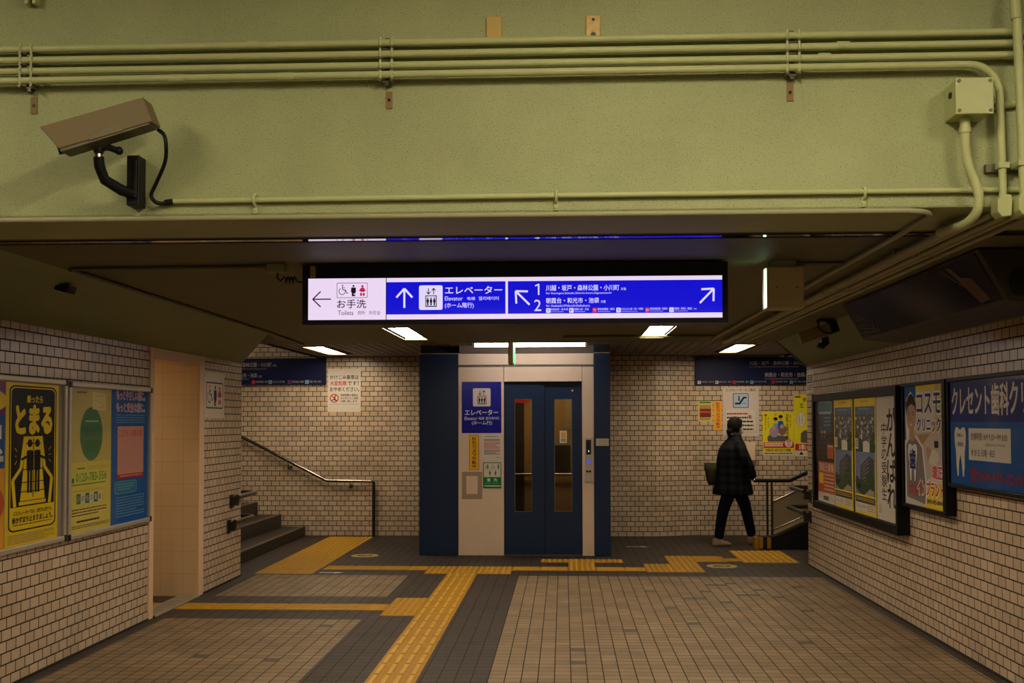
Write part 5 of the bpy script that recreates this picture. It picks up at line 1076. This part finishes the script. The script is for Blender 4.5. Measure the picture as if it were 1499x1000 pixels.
# mask with ear loops, eyes, brows
V, F = ball_mesh((hx + .026, 0, hz - .038), .079, .066, .079, 24, 16)
keep = [f for f in F if (lambda c: c.x > hx + .035 and c.z < hz + .0)(sum((Vector(V[i]) for i in f), Vector()) / len(f))]
mm = D.meshes.new('mask'); mm.from_pydata(V, [], keep); o = D.objects.new('m', mm); C.objects.link(o); s = o.modifiers.new('s', 'SOLIDIFY'); s.thickness = .005; s.offset = 1; mkm = bake(o)
for v in mkm.vertices: v.co = turn(v.co)
mk = put('mask', mkm, M['mask'], person)
def pmesh(fn, name, par, head=False, **kw):
    b = MB(); fn(b)
    if head: b.V = [turn(v) for v in b.V]
    b.V = [(v[0] + PX, v[1] + PYY, v[2]) for v in b.V]; o = b.build(name, par); tag(o, **kw); return o
pmesh(lambda b: [b.tube([(hx + .05, s * .066, hz - .02), (hx + .0, s * .080, hz + .012)], .0018, M['mask'], 5) for s in (1, -1)], 'ear_loop', mk, True)
for s in (1, -1):
    pmesh(lambda b: (b.ball((hx + .084, s * .030, hz + .018), .009, .012, .008, W_), b.ball((hx + .0905, s * .030, hz + .018), .004, .005, .005, K_)), 'eye', person, True)
    pmesh(lambda b: b.tube([(hx + .088, s * .016, hz + .038), (hx + .083, s * .045, hz + .038)], .0035, M['hair'], 6), 'eyebrow', person, True)
# shoes
def shoe(b, x, y, z, pitch):
    n = 16; R_ = []
    for t, w, h, zc in ((-.075, .018, .03, .035), (-.065, .032, .048, .048), (-.02, .036, .055, .055), (.03, .038, .040, .042), (.08, .043, .032, .033), (.125, .040, .026, .027), (.155, .022, .016, .018)):
        for k in range(n):
            a = 2 * pi * k / n; px, pz = t, zc + h * math.sin(a); pz = max(pz, .004); c_, s_ = math.cos(pitch), math.sin(pitch)
            R_.append((x + px * c_ + pz * s_, y + w * math.cos(a), z + pz * c_ - px * s_))
    F_ = [(i * n + k, i * n + (k + 1) % n, (i + 1) * n + (k + 1) % n, (i + 1) * n + k) for i in range(6) for k in range(n)] + [tuple(range(n))[::-1], tuple(range(6 * n, 7 * n))]
    b.mesh(R_, F_, M['shoe'], True)
pmesh(lambda b: shoe(b, -.225, -.09, .0, 0), 'shoe', person); pmesh(lambda b: shoe(b, .27, .09, .0, 0), 'shoe', person)
# tote bag on the far shoulder
th = thing('tote_bag', (PX - .24, PYY + .24, .74), 'olive tote bag hanging behind the walking person', 'bag')
b = MB(); bx, by = PX - .235, PYY + .255
V, F = loft([(bx + .015, by, .74, .060, .045), (bx + .005, by, .80, .075, .05), (bx, by, .92, .09, .05), (bx - .005, by, 1.02, .098, .045)], 18); b.mesh(V, F, M['olive'], True); b.build('bag_body', th)
for s in (-.03, .03):
    b = MB(); b.tube([(bx + .06, by + s, 1.015), (bx + .13, by - .02 + s, 1.2), (bx + .20, by - .06 + s * .5, 1.335), (bx + .24, by - .07 + s * .5, 1.325)], .007, M['black'], 8); b.build('strap', th)
